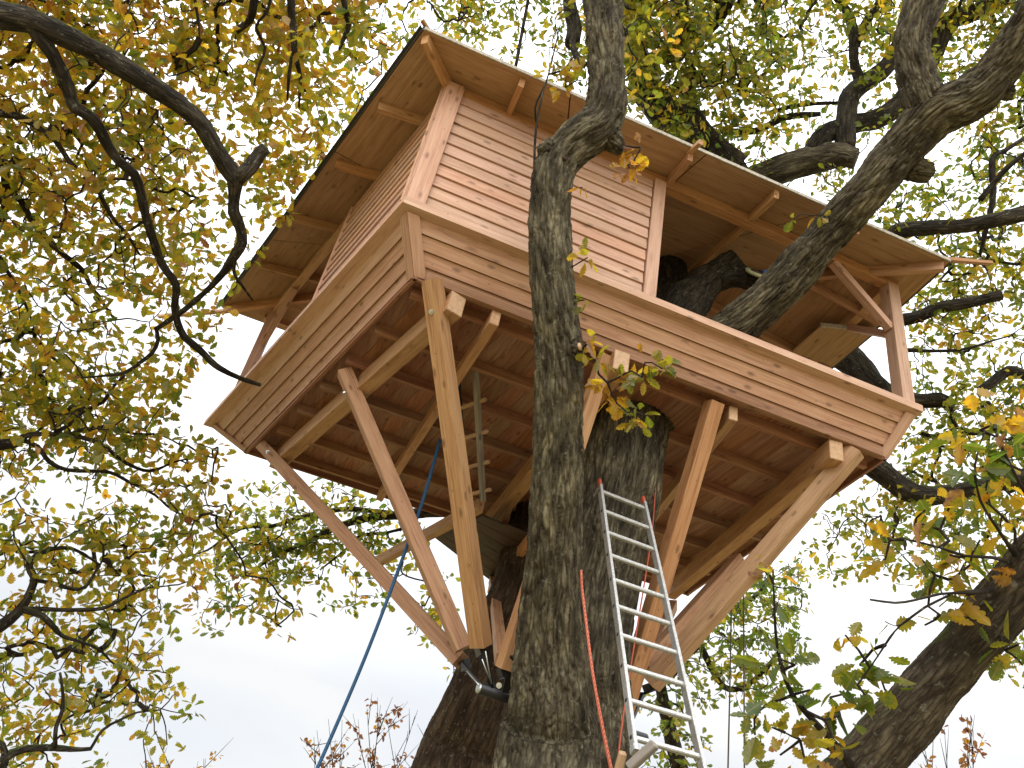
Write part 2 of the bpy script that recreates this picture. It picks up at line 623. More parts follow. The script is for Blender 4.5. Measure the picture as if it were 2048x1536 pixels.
def leafmat(name, per_object=False):
    m = bpy.data.materials.new(name)
    m.use_nodes = True
    nt = m.node_tree
    nt.nodes.clear()
    o = nt.nodes.new('ShaderNodeOutputMaterial')
    if per_object:
        oi = N(nt, 'ShaderNodeObjectInfo')
        src = oi.outputs['Color']
        sep = N(nt, 'ShaderNodeSeparateColor')
        nt.links.new(src, sep.inputs[0])
        tv = sep.outputs[0]
    else:
        a = N(nt, 'ShaderNodeAttribute', attribute_name='tint')
        tv = a.outputs['Fac']
    lc = N(nt, 'ShaderNodeAttribute', attribute_name='lc')   # x along, y across, z random per leaf
    n1 = N(nt, 'ShaderNodeTexNoise', Scale=3.4, Detail=3.0, Roughness=.6)
    nt.links.new(lc.outputs['Vector'], n1.inputs['Vector'])
    # blotches towards brown, mottled
    t2 = math_n(nt, 'ADD', tv, math_n(nt, 'MULTIPLY', math_n(nt, 'SUBTRACT', n1.outputs['Fac'], .5), .5))
    c = ramp(nt, t2, TINTS)
    sx = N(nt, 'ShaderNodeSeparateXYZ')
    nt.links.new(lc.outputs['Vector'], sx.inputs[0])
    vein = ramp(nt, math_n(nt, 'ABSOLUTE', sx.outputs['Y']), [(.012, (1, 1, 1)), (.03, (0, 0, 0))])
    c = mixc(nt, math_n(nt, 'MULTIPLY', vein, .35), c, (.30, .25, .10))
    d = N(nt, 'ShaderNodeBsdfDiffuse')
    t = N(nt, 'ShaderNodeBsdfTranslucent')
    nt.links.new(c, d.inputs['Color'])
    ct = mixc(nt, 1.0, c, (2.1, 1.95, 1.1), 'MULTIPLY')
    nt.links.new(ct, t.inputs['Color'])
    mx = N(nt, 'ShaderNodeMixShader', Fac=.68)
    nt.links.new(d.outputs[0], mx.inputs[1])
    nt.links.new(t.outputs[0], mx.inputs[2])
    g = N(nt, 'ShaderNodeBsdfGlossy', Roughness=.45)
    g.inputs['Color'].default_value = (1, 1, 1, 1)
    mx2 = N(nt, 'ShaderNodeMixShader', Fac=.035)
    nt.links.new(mx.outputs[0], mx2.inputs[1])
    nt.links.new(g.outputs[0], mx2.inputs[2])
    nt.links.new(mx2.outputs[0], o.inputs[0])
    return m


M['leaf'] = leafmat('oak_leaves')
M['leaf1'] = leafmat('oak_leaf', True)


def ground_mat():
    m, nt, b, o = mat('leaf_strewn_grass')
    tcn = N(nt, 'ShaderNodeTexCoord')
    n1 = N(nt, 'ShaderNodeTexNoise', Scale=.35, Detail=6.0)
    n2 = N(nt, 'ShaderNodeTexNoise', Scale=9.0, Detail=6.0)
    nt.links.new(tcn.outputs['Object'], n1.inputs['Vector'])
    nt.links.new(tcn.outputs['Object'], n2.inputs['Vector'])
    a = ramp(nt, n2.outputs['Fac'], [(.35, (.07, .11, .03)), (.5, (.16, .17, .06)), (.6, (.34, .22, .08)), (.72, (.28, .15, .07))])
    c = mixc(nt, n1.outputs['Fac'], a, (.30, .22, .11))
    nt.links.new(c, b.inputs['Base Color'])
    b.inputs['Roughness'].default_value = .9
    bp = N(nt, 'ShaderNodeBump', Strength=.6, Distance=.03)
    nt.links.new(n2.outputs['Fac'], bp.inputs['Height'])
    nt.links.new(bp.outputs[0], b.inputs['Normal'])
    return m


M['ground'] = ground_mat()

# ------------------------------------------------------------------ ground
GZ = -6.1
gn = 48
gv, gf = [], []
for i in range(gn + 1):
    for j in range(gn + 1):
        x, y = (i / gn - .5), (j / gn - .5)
        x, y = math.copysign(abs(2 * x) ** 2.2 * 600, x), math.copysign(abs(2 * y) ** 2.2 * 600, y)
        gv.append((x, y, GZ + .12 * math.sin(x * .7) * math.cos(y * .6) - .05))
for i in range(gn):
    for j in range(gn):
        a = i * (gn + 1) + j
        gf.append((a, a + gn + 1, a + gn + 2, a + 1))
tag(link('ground', mesh('ground', gv, gf, True), M['ground']), kind='structure')

# ------------------------------------------------------------------ the treehouse
LN, DP = 5.0, 4.96


def H(x, y, z=0.0):
    """house plan: splayed, wider at the rear"""
    return Vector((x + (-.276 + .396 * x / LN) * y, y, z))


TH = empty('treehouse', (2.5, 1.6, -.3))
tag(TH, 'new larch treehouse with flared plank railing and low roof on slanted struts', 'treehouse')
ZB = -.334          # bottom of the skirt
INS = .36           # how far the skirt leans in

# floor: joists along the front, boards across on top, five bearers below
for k, y in enumerate((.32, .56, 1.22, 1.84, 2.46, 3.08, 3.70, 4.28)):
    xa, xb = .44, LN - .24
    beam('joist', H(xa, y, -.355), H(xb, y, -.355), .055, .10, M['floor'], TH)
xs = np.arange(.41, LN - .2, .146)

for x in xs:
    zz = -.305 + R.uniform(-.0015, .0015)
    xb = min(x + .143, LN - .12)
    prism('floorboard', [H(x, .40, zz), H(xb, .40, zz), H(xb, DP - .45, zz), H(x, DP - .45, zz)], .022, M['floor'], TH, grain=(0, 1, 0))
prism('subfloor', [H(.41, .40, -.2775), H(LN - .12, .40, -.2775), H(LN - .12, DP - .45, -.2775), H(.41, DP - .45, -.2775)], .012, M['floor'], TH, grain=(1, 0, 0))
# edge boards that close the floor behind the skirt
for (a, b) in ((H(.385, .36, -.318), H(.385, DP - .38, -.318)), (H(LN - .155, .36, -.318), H(LN - .155, DP - .38, -.318)),
               (H(.36, .385, -.318), H(LN - .14, .385, -.318)), (H(.36, DP - .40, -.318), H(LN - .14, DP - .40, -.318))):
    beam('rim_joist', a, b, .032, .105, M['floor'], TH)
BE = {}


def bearer(k, a, b, w, h):
    BE[k] = (Vector(a), Vector(b))
    beam('bearer', a, b, w, h, M['timber'], TH)
    x = (Vector(a) - Vector(b)).normalized()
    # sawn end, 2 mm proud
    beam('end_grain', Vector(a), Vector(a) + x * .003, w - .012, h - .012, M['endgrain'], TH, bev=0)


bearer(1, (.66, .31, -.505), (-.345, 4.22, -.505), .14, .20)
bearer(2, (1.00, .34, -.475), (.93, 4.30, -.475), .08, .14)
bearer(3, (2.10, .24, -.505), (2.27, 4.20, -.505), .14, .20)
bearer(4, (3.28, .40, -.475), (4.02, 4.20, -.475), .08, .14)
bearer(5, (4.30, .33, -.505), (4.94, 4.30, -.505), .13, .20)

# slanted struts gathered at two brackets on the trunk
def strut(top, bot, w=.135, h=.135, m='timber', roll=0.0):
    return beam('strut', top, bot, w, h, M[m], TH, bev=.006, roll=roll)


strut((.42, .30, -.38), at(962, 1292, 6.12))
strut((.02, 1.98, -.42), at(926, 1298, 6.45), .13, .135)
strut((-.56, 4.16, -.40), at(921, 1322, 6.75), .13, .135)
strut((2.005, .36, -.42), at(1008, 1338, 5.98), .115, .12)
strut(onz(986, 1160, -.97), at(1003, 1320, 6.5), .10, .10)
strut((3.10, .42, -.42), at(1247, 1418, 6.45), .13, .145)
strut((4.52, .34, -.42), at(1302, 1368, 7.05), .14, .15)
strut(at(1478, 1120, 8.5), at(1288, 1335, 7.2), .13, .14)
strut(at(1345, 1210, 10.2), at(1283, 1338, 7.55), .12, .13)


def bolt(p, n):
    p, n = Vector(p), Vector(n).normalized()
    bm = bmesh.new()
    bmesh.ops.create_cone(bm, cap_ends=True, segments=12, radius1=.022, radius2=.022, depth=.006)
    g = bmesh.ops.create_cone(bm, cap_ends=True, segments=6, radius1=.014, radius2=.013, depth=.018)
    bmesh.ops.translate(bm, verts=g['verts'], vec=(0, 0, .012))
    me = bpy.data.meshes.new('bolt')
    bm.to_mesh(me)
    bm.free()
    q = n.to_track_quat('Z', 'Y').to_matrix().to_4x4()
    q.translation = p + n * .004
    link('bolt', me, M['zinc'], TH, q)


def strut_bolt(top, bot, along, w=.135):
    top, bot = Vector(top), Vector(bot)
    x, y, z = frame(top, bot, (0, 0, 1))
    n = z if z.dot(CAM - top) > 0 else -z
    n2 = y if y.dot(CAM - top) > 0 else -y
    n = n if n.z < n2.z else n2
    bolt(top + x * along + n * w * .5, n)


strut_bolt((.42, .30, -.38), at(962, 1292, 6.12), .26)
strut_bolt((.02, 1.98, -.42), at(926, 1298, 6.45), .22)
strut_bolt((-.56, 4.16, -.40), at(921, 1322, 6.75), .22)

# flared skirt of lapped boards on all four sides
def lerp(a, b, t):
    return Vector(a) * (1 - t) + Vector(b) * t


top_c = [H(.065, .065, .0), H(LN - .02, .065, .0), H(LN - .02, DP - .03, .0), H(.065, DP - .03, .0)]
cap_c = [H(0, 0, 0), H(LN, 0, 0), H(LN, DP, 0), H(0, DP, 0)]
bot_c = [H(INS, INS, ZB), H(LN - .13, INS, ZB), H(LN - .13, DP - INS, ZB), H(INS, DP - INS, ZB)]
for s in range(4):
    a0, b0 = top_c[s], top_c[(s + 1) % 4]
    a1, b1 = bot_c[s], bot_c[(s + 1) % 4]
    along = (b0 - a0).normalized()
    nrm = along.cross((a1 - a0).normalized()).normalized()
    if nrm.dot((a0 + b0) / 2 - H(2.5, 2.5, 0)) < 0:
        nrm = -nrm
    ed = [0.02, .285, .555, .825, 1.0]
    for k in range(4):
        t0, t1 = ed[k], ed[k + 1] - (.020 if k < 3 else 0)
        p = [lerp(a0, a1, t0), lerp(b0, b1, t0), lerp(b0, b1, t1), lerp(a0, a1, t1)]
        # lap: upper edge tucked in, lower edge stands proud
        q = [p[0] - nrm * .022, p[1] - nrm * .022, p[2] - nrm * .004, p[3] - nrm * .004]
        slab('skirt_board', q, .018, M['siding'], TH, nrm, grain=along)
    bk_ = [lerp(a0, a1, .03) - nrm * .055, lerp(b0, b1, .03) - nrm * .055, lerp(b0, b1, .90) - nrm * .035, lerp(a0, a1, .90) - nrm * .035]
    slab('added_skirt_backing', bk_, .012, M['floor'], TH, nrm, grain=along)  # added backing, keeps light from leaking through the board gaps
    # corner strips lying on the boards
    for (c0, c1, sgn) in ((a0, a1, 1), (b0, b1, -1)):
        d = along * sgn
        wdt = .105
        e = (c1 - c0).normalized() * .012
        q = [c0 + nrm * .012, c0 + d * wdt + nrm * .012, c1 + e + d * wdt + nrm * .012, c1 + e + nrm * .012]
        slab('corner_strip', q, .018, M['siding'], TH, nrm, grain=(c1 - c0))
# rail cap
for s in range(4):
    a, b = cap_c[s], cap_c[(s + 1) % 4]
    c = H(2.5, 2.5, 0)
    al = (b - a).normalized()
    inn = Vector((0, 0, 1)).cross(al)
    if inn.dot(c - a) < 0:
        inn = -inn
    w = .17
    outw = .012
    ia, ib = a + inn * w, b + inn * w
    # mitred by following the diagonal of the plan
    a2, b2 = lerp(a, H(2.5, 2.5, 0), .055), lerp(b, H(2.5, 2.5, 0), .055)
    q = [Vector((v.x, v.y, .002)) for v in (a - inn * outw - al * outw, b - inn * outw + al * outw, b2, a2)]
    prism('rail_cap', q, .072, M['siding'], TH, grain=al)

# posts
ZR0 = 1.60                 # underside of the eave
SLOPE = .20
ZT = .075


def post(x, y, zt, w=.135, d=.135, name='post'):
    return beam(name, H(x, y, ZT), H(x, y, zt), d, w, M['siding'], TH, up=(0, 1, 0), bev=.005)


post(.085, .085, 1.64, .15, .15)
post(2.20, .085, 1.57, .145, .12)
post(LN - .11, .09, 1.57, .135, .135)
post(.10, 4.40, 1.57, .13, .13)
post(LN - .11, 4.70, 1.57, .13, .13)
post(LN - .11, 2.45, 1.57, .12, .12)
post(2.20, 4.70, 1.57, .12, .12)
# corner trim of the cabin: the wide pale board on the front and its narrow return
beam('corner_board', H(.085, .004, ZT), H(.085, .004, 1.63), .16, .022, M['siding'], TH, up=(0, -1, 0))
beam('corner_board', H(.004, .10, ZT), H(.004, .10, 1.63), .10, .022, M['siding'], TH, up=(-1, 0, 0))

# wall plates
beam('wall_plate', H(.02, .085, 1.615), H(LN - .03, .085, 1.615), .10, .12, M['timber'], TH)
beam('wall_plate', H(.10, .16, 1.612), H(.10, 4.50, 1.612), .10, .12, M['timber'], TH)
beam('wall_plate', H(LN - .11, .16, 1.612), H(LN - .11, 4.75, 1.612), .10, .12, M['timber'], TH)
beam('wall_plate', H(.05, 4.60, 1.615), H(LN - .05, 4.70, 1.615), .10, .12, M['timber'], TH)
# knee braces
beam('knee_brace', H(LN - .17, .085, .98), H(LN - .80, .085, 1.56), .07, .085, M['siding'], TH, up=(0, -1, 0))
beam('knee_brace', H(LN - .11, .20, 1.02), H(LN - .11, .80, 1.56), .07, .085, M['siding'], TH, up=(-1, 0, 0))
beam('knee_brace', H(.10, 4.28, 1.0), H(.10, 3.70, 1.56), .07, .085, M['siding'], TH, up=(-1, 0, 0))

# lapped siding: front from the corner to the middle post, left half way back
NB = 11
z0, z1 = ZT + .003, 1.585
bh = (z1 - z0) / NB
for k in range(NB):
    za, zb = z0 + k * bh, z0 + (k + 1) * bh
    t = .017
    for (A, B, nrm, gap) in ((H(.165, .045), H(2.125, .045), Vector((0, -1, 0)), 0), (H(.045, .15), H(.045, 1.93), None, 0)):
        al = (B - A).normalized()
        if nrm is None:
            nrm = Vector((0, 0, 1)).cross(al)
            if nrm.x > 0:
                nrm = -nrm
        lo, hi = .016 + R.uniform(0, .0025), .001
        q = [Vector((A.x, A.y, za)) + nrm * lo, Vector((B.x, B.y, za)) + nrm * lo,
             Vector((B.x, B.y, zb - .006)) + nrm * hi, Vector((A.x, A.y, zb - .006)) + nrm * hi]
        slab('siding_board', q, t, M['siding'], TH, nrm, grain=al)
# boarding behind the laps so that no daylight shows, and the cabin's inner wall
prism('wall_lining', [H(.17, .07, ZT), H(2.13, .07, ZT), H(2.13, .07, 1.56), H(.17, .07, 1.56)], .012, M['timber'], TH, grain=(1, 0, 0))
prism('wall_lining', [H(.075, .16, ZT), H(.075, 1.90, ZT), H(.075, 1.90, 1.56), H(.075, .16, 1.56)], .012, M['timber'], TH, grain=(0, 1, 0))
beam('trim_board', H(.045, 1.965, ZT), H(.045, 1.965, 1.56), .07, .045, M['siding'], TH, up=(-1, 0, 0))

# hipped roof, shallow
E = [Vector((-.335, -.39, ZR0)), Vector((5.15, -.45, ZR0)), Vector((5.66, 4.80, ZR0)), Vector((-1.77, 4.72, ZR0))]
APA, APB = Vector((1.75, 2.20, ZR0 + .46)), Vector((2.45, 2.20, ZR0 + .46))
planes = [(E[0], E[1], APB, APA), (E[1], E[2], APB, APB), (E[2], E[3], APA, APB), (E[3], E[0], APA, APA)]
for s, (a, b, c, d) in enumerate(planes):
    al = (b - a).normalized()
    n = 4 if s in (0, 2) else 3
    # panels side by side, each its own sheet with a fine joint
    for k in range(n):
        t0, t1 = k / n, (k + 1) / n
        g = .0012
        pa, pb = lerp(a, b, t0 + (g if k else 0)), lerp(a, b, t1 - (g if k < n - 1 else 0))
        pd, pc = lerp(d, c, t0 + (g if k else 0)), lerp(d, c, t1 - (g if k < n - 1 else 0))
        q = [pa, pb, pc, pd] if (pc - pd).length > .01 else [pa, pb, pc]
        o = prism('roof_panel', q, .024, M['ply'], TH, grain=al)
    q = [a, b, c, d] if (c - d).length > .01 else [a, b, c]
    ov = .045 if s in (1, 3) else .012
    q[0] = q[0] + Vector((al.y, -al.x, 0)) * ov
    q[1] = q[1] + Vector((al.y, -al.x, 0)) * ov
    up = Vector((0, 0, .0275))
    ou = Vector((0, 0, 0))
    ext = [v + up for v in q]
    prism('roof_felt', ext, .008, M['membrane'], TH, grain=al)
    # eave edge: dark drip strip on the sides, pale raw edge on the front
    outn = Vector((al.y, -al.x, 0))
    m = M['membrane'] if s in (1, 3) else M['felt_light']
    hgt = .052 if s in (1, 3) else .036
    beam('eave_strip', a + outn * .012 + Vector((0, 0, hgt / 2 - .002)), b + outn * .012 + Vector((0, 0, hgt / 2 - .002)), .012, hgt, m, TH, bev=0)

# rafters under the sheets
def roofz(p):
    """height of the underside above the eave at plan point p"""
    best = 9
    for (a, b, c, d) in planes:
        n = (b - a).cross(c - a).normalized()
        z = a.z - ((p.x - a.x) * n.x + (p.y - a.y) * n.y) / n.z
        best = min(best, z)
    return best


def rafter(p, q, w=.052, h=.10, name='rafter', z_off=.003):
    p, q = Vector((p[0], p[1], 0)), Vector((q[0], q[1], 0))
    p.z, q.z = roofz(p) - h / 2 - z_off, roofz(q) - h / 2 - z_off
    return beam(name, p, q, w, h, M['timber'], TH)


for y, yi in ((.53, .95), (1.43, 1.75), (2.44, 2.3), (3.50, 2.9)):
    xl = -.335 - .276 * 1.02 * (y + .39) + .07
    rafter((xl, y), (xl + .55 + min(y, 4.3 - y) * .75 if y < 4.3 else 0, y + .02))
for x, yi in ((.60, .35), (1.45, 1.4), (2.28, 2.1), (3.20, 1.8), (4.10, .75)):
    rafter((x, -.39 + (-.06) * x / 5 + .05), (x + .02, yi))
for y in (.55, 1.5, 2.5, 3.6):
    xr = 5.15 + .097 * (y + .45) - .06
    rafter((xr, y), (xr - .55 - min(y, 4.3 - y) * .8, y))
for x in (0.4, 1.4, 2.4, 3.4, 4.4):
    rafter((x, 4.68), (x, 4.0 if abs(x - 2.2) > 1.8 else 2.7))
for k in range(4):
    e, ap = E[k], (APA, APB, APB, APA)[k]
    rafter(lerp(e, ap, .015), lerp(e, ap, .96), .06, .11, 'hip_rafter')
rafter((1.8, 2.2), (2.4, 2.2), .08, .14, 'ridge_beam')
# battens of the hips sticking out past the corners, and odd stubs at the eaves
beam('batten', E[0] + Vector((.10, .08, .06)), E[0] + Vector((-.045, -.03, .075)), .035, .035, M['timber'], TH)
beam('batten', E[3] + Vector((.25, -.1, -.01)), at(318, 633, 11.6), .055, .045, M['timber'], TH)
beam('batten', E[1] + Vector((-.2, .12, .06)), at(1982, 526, 8.55), .05, .04, M['timber'], TH)
beam('batten', at(690, 338, 8.35), at(643, 312, 8.45), .06, .05, M['timber'], TH)
beam('batten', at(1377, 306, 7.3), at(1402, 284, 7.12), .045, .05, M['timber'], TH)
# the loose lower sheet at the right rear and its pale edge
PQ = [onz(1640, 654, 1.50), onz(1750, 664, 1.50), onz(1667, 733, 1.50), onz(1583, 704, 1.50)]
prism('loose_roof_panel', PQ, .02, M['ply'], TH, grain=PQ[1] - PQ[2])
beam('panel_edge', PQ[0] + Vector((0, -.012, .02)), PQ[1] + Vector((0, -.012, .02)), .02, .05, M['felt_light'], TH, bev=0)
beam('eave_strip', PQ[1] + Vector((.012, 0, .03)), PQ[2] + Vector((.012, 0, .03)), .016, .06, M['membrane'], TH, bev=0)

# lower landing at the back of the trunk: two beams and a dark boarded panel
beam('landing_beam', onz(740, 1132, -.98), onz(960, 1012, -.98), .09, .13, M['timber'], TH)
beam('landing_beam', onz(1066, 1072, -1.0), onz(982, 1178, -1.0), .08, .12, M['timber'], TH)
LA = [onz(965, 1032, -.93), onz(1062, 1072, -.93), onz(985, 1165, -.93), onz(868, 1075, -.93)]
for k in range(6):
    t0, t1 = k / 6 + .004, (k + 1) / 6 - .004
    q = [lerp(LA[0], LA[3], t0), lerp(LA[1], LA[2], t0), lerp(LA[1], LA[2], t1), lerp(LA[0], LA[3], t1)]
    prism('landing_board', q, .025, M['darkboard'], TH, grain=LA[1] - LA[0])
# pipe and hangers of the two brackets
def cyl(name, a, b, r, m, parent, seg=14):
    a, b = Vector(a), Vector(b)
    C = np.array([(*a, r), (*b, r)])
    V, D, bk, Q, n = tube_arrays(C, seg)
    me = quads_mesh(name, V, Q, [list(range(seg))[::-1], list(range((n - 1) * seg, n * seg))], bk)
    return link(name, me, m, parent)


PL, PR = at(958, 1376, 6.05), at(1290, 1478, 6.75)
cyl('support_pipe', PL, PL + (at(1120, 1428, 6.35) - PL), .045, M['steel'], TH, 18)
cyl('support_pipe', PR, at(1170, 1440, 6.45), .045, M['steel'], TH, 18)
cyl('pipe_cap', PL - (at(1120, 1428, 6.35) - PL).normalized() * .006, PL - (at(1120, 1428, 6.35) - PL).normalized() * .001, .04, M['zinc'], TH, 18)
for (a, b, w, h) in ((at(924, 1328, 6.62), at(968, 1378, 6.12), .022, .035), (at(968, 1300, 6.1), at(985, 1385, 6.08), .03, .035),
                     (at(957, 1302, 6.3), at(990, 1380, 6.12), .022, .03), (at(1028, 1312, 5.95), at(1012, 1385, 6.05), .06, .02),
                     (at(1245, 1425, 6.5), at(1232, 1462, 6.6), .05, .03), (at(1285, 1388, 7.1), at(1250, 1466, 6.65), .04, .04)):
    beam('hanger_plate', a, b, w, h, M['steel'], TH, bev=.002)
for (a, b) in ((at(934, 1342, 6.3), at(958, 1370, 6.04)), (at(964, 1318, 6.0), at(982, 1364, 6.0)), (at(971, 1302, 6.0), at(983, 1368, 6.0))):
    cyl('tie_rod', a, b, .0045, M['zinc'], TH, 8)
for (px, py, dd, sz) in ((930, 1330, 6.72, .14), (960, 1300, 6.15, .12), (1004, 1345, 5.99, .10), (1246, 1424, 6.47, .12), (1298, 1376, 7.06, .14)):
    c = at(px, py, dd)
    beam('strut_shoe', c - Vector((.02, 0, -.035)), c + Vector((.02, 0, -.035)), sz, .05, M['steel'], TH, bev=.004)
bolt(at(998, 1371, 5.98), CAM - at(998, 1371, 5.98))
bolt(at(1238, 1405, 6.3), CAM - at(1238, 1405, 6.3))

# ------------------------------------------------------------------ grey stepladder hanging below the hatch
SL = empty('step_ladder', onz(965, 1000, -1))
tag(SL, 'narrow wooden ladder with one grey rail hanging under the floor behind the corner strut', 'ladder')
ra, rb = onz(951, 732, -.36), onz(966, 1000, -1.0)
beam('side_rail', ra, rb, .045, .06, M['greywood'], SL, up=(0, 1, 0))
rc, rd = onz(925, 800, -.36), onz(905, 1030, -1.0)
for t in (.24, .47, .70, .92):
    p = lerp(ra, rb, t)
    beam('rung', p + Vector((.06, -.07, .0)), p + Vector((-.10, .22, .0)), .035, .03, M['endgrain'], SL)
beam('side_rail', lerp(ra, rb, .02) + Vector((-.1, .24, 0)), rb + Vector((-.1, .24, 0)), .04, .05, M['steel'], SL, up=(0, 1, 0))

# ------------------------------------------------------------------ aluminium ladder
LD = empty('aluminium_ladder', at(1330, 1510, 4.45))
tag(LD, 'dull aluminium ladder leaning on the thick dark trunk under the treehouse', 'ladder')
La, Lb = at(1200, 973, 6.55), at(1268, 1492, 4.50)
Ra, Rb = at(1288, 1008, 6.55), at(1412, 1565, 4.40)
ldn = (Lb - La).cross(Ra - La).normalized()
for a, b in ((La, Lb), (Ra, Rb)):
    x, y, z = frame(a, b, ldn)
    rail = beam('side_rail', a, b, .024, .062, M['alu'], LD, up=ldn, bev=.003)
for a, b in ((La, Lb), (Ra, Rb)):
    dirv = (a - b).normalized()
    beam('rail_cap', a + dirv * .003, a + dirv * .075, .028, .05, M['red'], LD, up=ldn, bev=.008)
NRG = 10
tl = [at(1208, 996, 6.5), at(1262, 1475, 4.55)]
for k in range(NRG):
    t = .026 + k * .1058
    p = lerp(La, Lb, t)
    s_ = (p - La).length
    q = Ra + (Rb - Ra).normalized() * (s_ * .995)
    beam('rung', lerp(p, q, .02), lerp(p, q, .98), .032, .030, M['alu'], LD, up=ldn, bev=.006)
    # the punched end of the rung on the rail's outer face
    ax = (p - q).normalized()
    beam('rung_end', p + ax * .012, p + ax * .0165, .020, .026, M['steel'], LD, up=ldn, bev=.004)
dirv = (Lb - La).normalized()
beam('rail_foot', Lb + dirv * .002, Lb + dirv * .04, .034, .066, M['alu'], LD, up=ldn, bev=.006)

WB = link('wood_block', beam_mesh(.20, .055, .05, .006, 1), M['greywood'], None,
          Matrix.Translation(at(1284, 1512, 4.42)) @ (at(1310, 1488, 4.42) - at(1258, 1536, 4.42)).to_track_quat('X', 'Z').to_matrix().to_4x4())
tag(WB, 'small weathered wood block wedged at the foot of the aluminium ladder', 'wood block')
SB = link('wood_peg', beam_mesh(.12, .045, .04, .008, 1), M['endgrain'], None,
          Matrix.Translation(at(1241, 1524, 4.55)) @ (at(1252, 1500, 4.5) - at(1240, 1545, 4.5)).to_track_quat('X', 'Z').to_matrix().to_4x4())
tag(SB, 'pale cut wood peg left of the ladder foot', 'wood peg')

# ------------------------------------------------------------------ ropes
def rope(name, rows, m, label, cat='rope', seg=8, group=None):
    C = catmull(P4(rows), .05)
    V, D, bk, Q, n = tube_arrays(C, seg)
    me = quads_mesh(name, V, Q, [list(range(seg))[::-1], list(range((n - 1) * seg, n * seg))], bk)
    return tag(link(name, me, m), label, cat, group)


rope('hanging_rope', [(880, 880, 7, 7.6), (846, 1000, 7, 7.2), (793, 1150, 7.2, 6.8), (728, 1320, 7.2, 6.3), (651, 1500, 7.5, 5.9), (596, 1620, 7.5, 5.6)], M['blue_rope'],
     'blue rope hanging slantwise from the left part of the floor')
rope('hanging_rope', [(1162, 1140, 5, 5.48), (1164, 1175, 5.5, 5.45), (1171, 1235, 6, 5.35), (1186, 1350, 6.5, 5.15), (1208, 1470, 7.5, 5.0), (1229, 1570, 8, 4.9)], M['red_rope'],
     'red rope with pale flecks hanging down the front oak stem')
rope('hanging_rope', [(1312, 958, 3, 7.0), (1302, 1080, 3, 6.7), (1262, 1330, 3.5, 6.0), (1240, 1480, 4, 5.6), (1234, 1580, 4, 5.4)], M['red'],
     'thin red cord hanging behind the aluminium ladder')
rope('hanging_rope', [(1463, 1200, 3.2, 8.5), (1460, 1360, 3.2, 8.3), (1455, 1580, 3.4, 8.0)], M['grey_rope'],
     'thin dark cord hanging just right of the ladder, left one of the pair')
rope('hanging_rope', [(1487, 1180, 3.2, 8.5), (1488, 1360, 3.2, 8.3), (1489, 1580, 3.4, 8.0)], M['grey_rope'],
     'thin dark cord hanging near the right oak leaves, right one of the pair')

# ------------------------------------------------------------------ trees: trunks
def trunk_union(name, chains, mt, parent, voxel=.010, depth=.030, f=25.0):
    """several tapering stems grown into one skin, then fissured bark raised on it"""
    Vs, Qs, caps, off = [], [], [], 0
    Cs = []
    for ch in chains:
        C = catmull(ch, .05)
        Cs.append(C)
        V, D, bk, Q, n = tube_arrays(C, 28)
        rr = np.repeat(C[:, 3], 28)
        V = V + D * (rr * .10 * pnoise(V * 3.1 / np.maximum(.5, rr[:, None] * 5) + 3.3) * 2)[:, None]
        Vs.append(V)
        Qs.append(Q + off)
        caps += [[off + k for k in range(27, -1, -1)], [off + (n - 1) * 28 + k for k in range(28)]]
        off += len(V)
    me = quads_mesh(name, np.vstack(Vs), np.vstack(Qs), caps, None)
    tmp = bpy.data.objects.new('tmp', me)
    COL.objects.link(tmp)
    md = tmp.modifiers.new('r', 'REMESH')
    md.mode = 'VOXEL'
    md.voxel_size = voxel
    md.use_smooth_shade = True
    sm = tmp.modifiers.new('s', 'SMOOTH')
    sm.iterations = 4
    dg = bpy.context.evaluated_depsgraph_get()
    ev = tmp.evaluated_get(dg)
    m2 = bpy.data.meshes.new_from_object(ev)
    bpy.data.objects.remove(tmp)
    n = len(m2.vertices)
    co = np.empty(n * 3, np.float32)
    m2.vertices.foreach_get('co', co)
    co = co.reshape(-1, 3).astype(float)
    no = np.empty(n * 3, np.float32)
    m2.vertex_normals.foreach_get('vector', no)
    no = no.reshape(-1, 3).astype(float)
    # bark coordinates from the closest stem (by distance relative to radius), blended
    bk = np.zeros((n, 3))
    wsum = np.zeros(n)
    best = np.full(n, 1e9)
    for ci, C in enumerate(Cs):
        T, Nn, B, s = frames(C)
        for lo in range(0, n, 20000):
            c = co[lo:lo + 20000]
            d2 = ((c[:, None, :] - C[None, :, :3]) ** 2).sum(-1)
            k = d2.argmin(1)
            rel = np.sqrt(d2[np.arange(len(c)), k]) / C[k, 3]
            dv = c - C[k, :3]
            x = (dv * Nn[k]).sum(1)
            y = (dv * B[k]).sum(1)
            z = s[k] + (dv * T[k]).sum(1) + ci * 17.3
            b_ = np.stack([x, y, z], 1)
            upd = rel < best[lo:lo + 20000]
            idx = np.nonzero(upd)[0] + lo
            bk[idx] = b_[upd]
            best[idx] = rel[upd]
    co2 = co + no * (depth * bark_height(bk, f))[:, None]
    m2.vertices.foreach_set('co', co2.astype(np.float32).ravel())
    a_ = m2.attributes.new('bk', 'FLOAT_VECTOR', 'POINT')
    a_.data.foreach_set('vector', bk.astype(np.float32).ravel())
    m2.update()
    m2.materials.clear()
    return link(name, m2, mt, parent)


def tree(label, base):
    t = empty('oak_tree', base)
    return tag(t, label, 'tree')


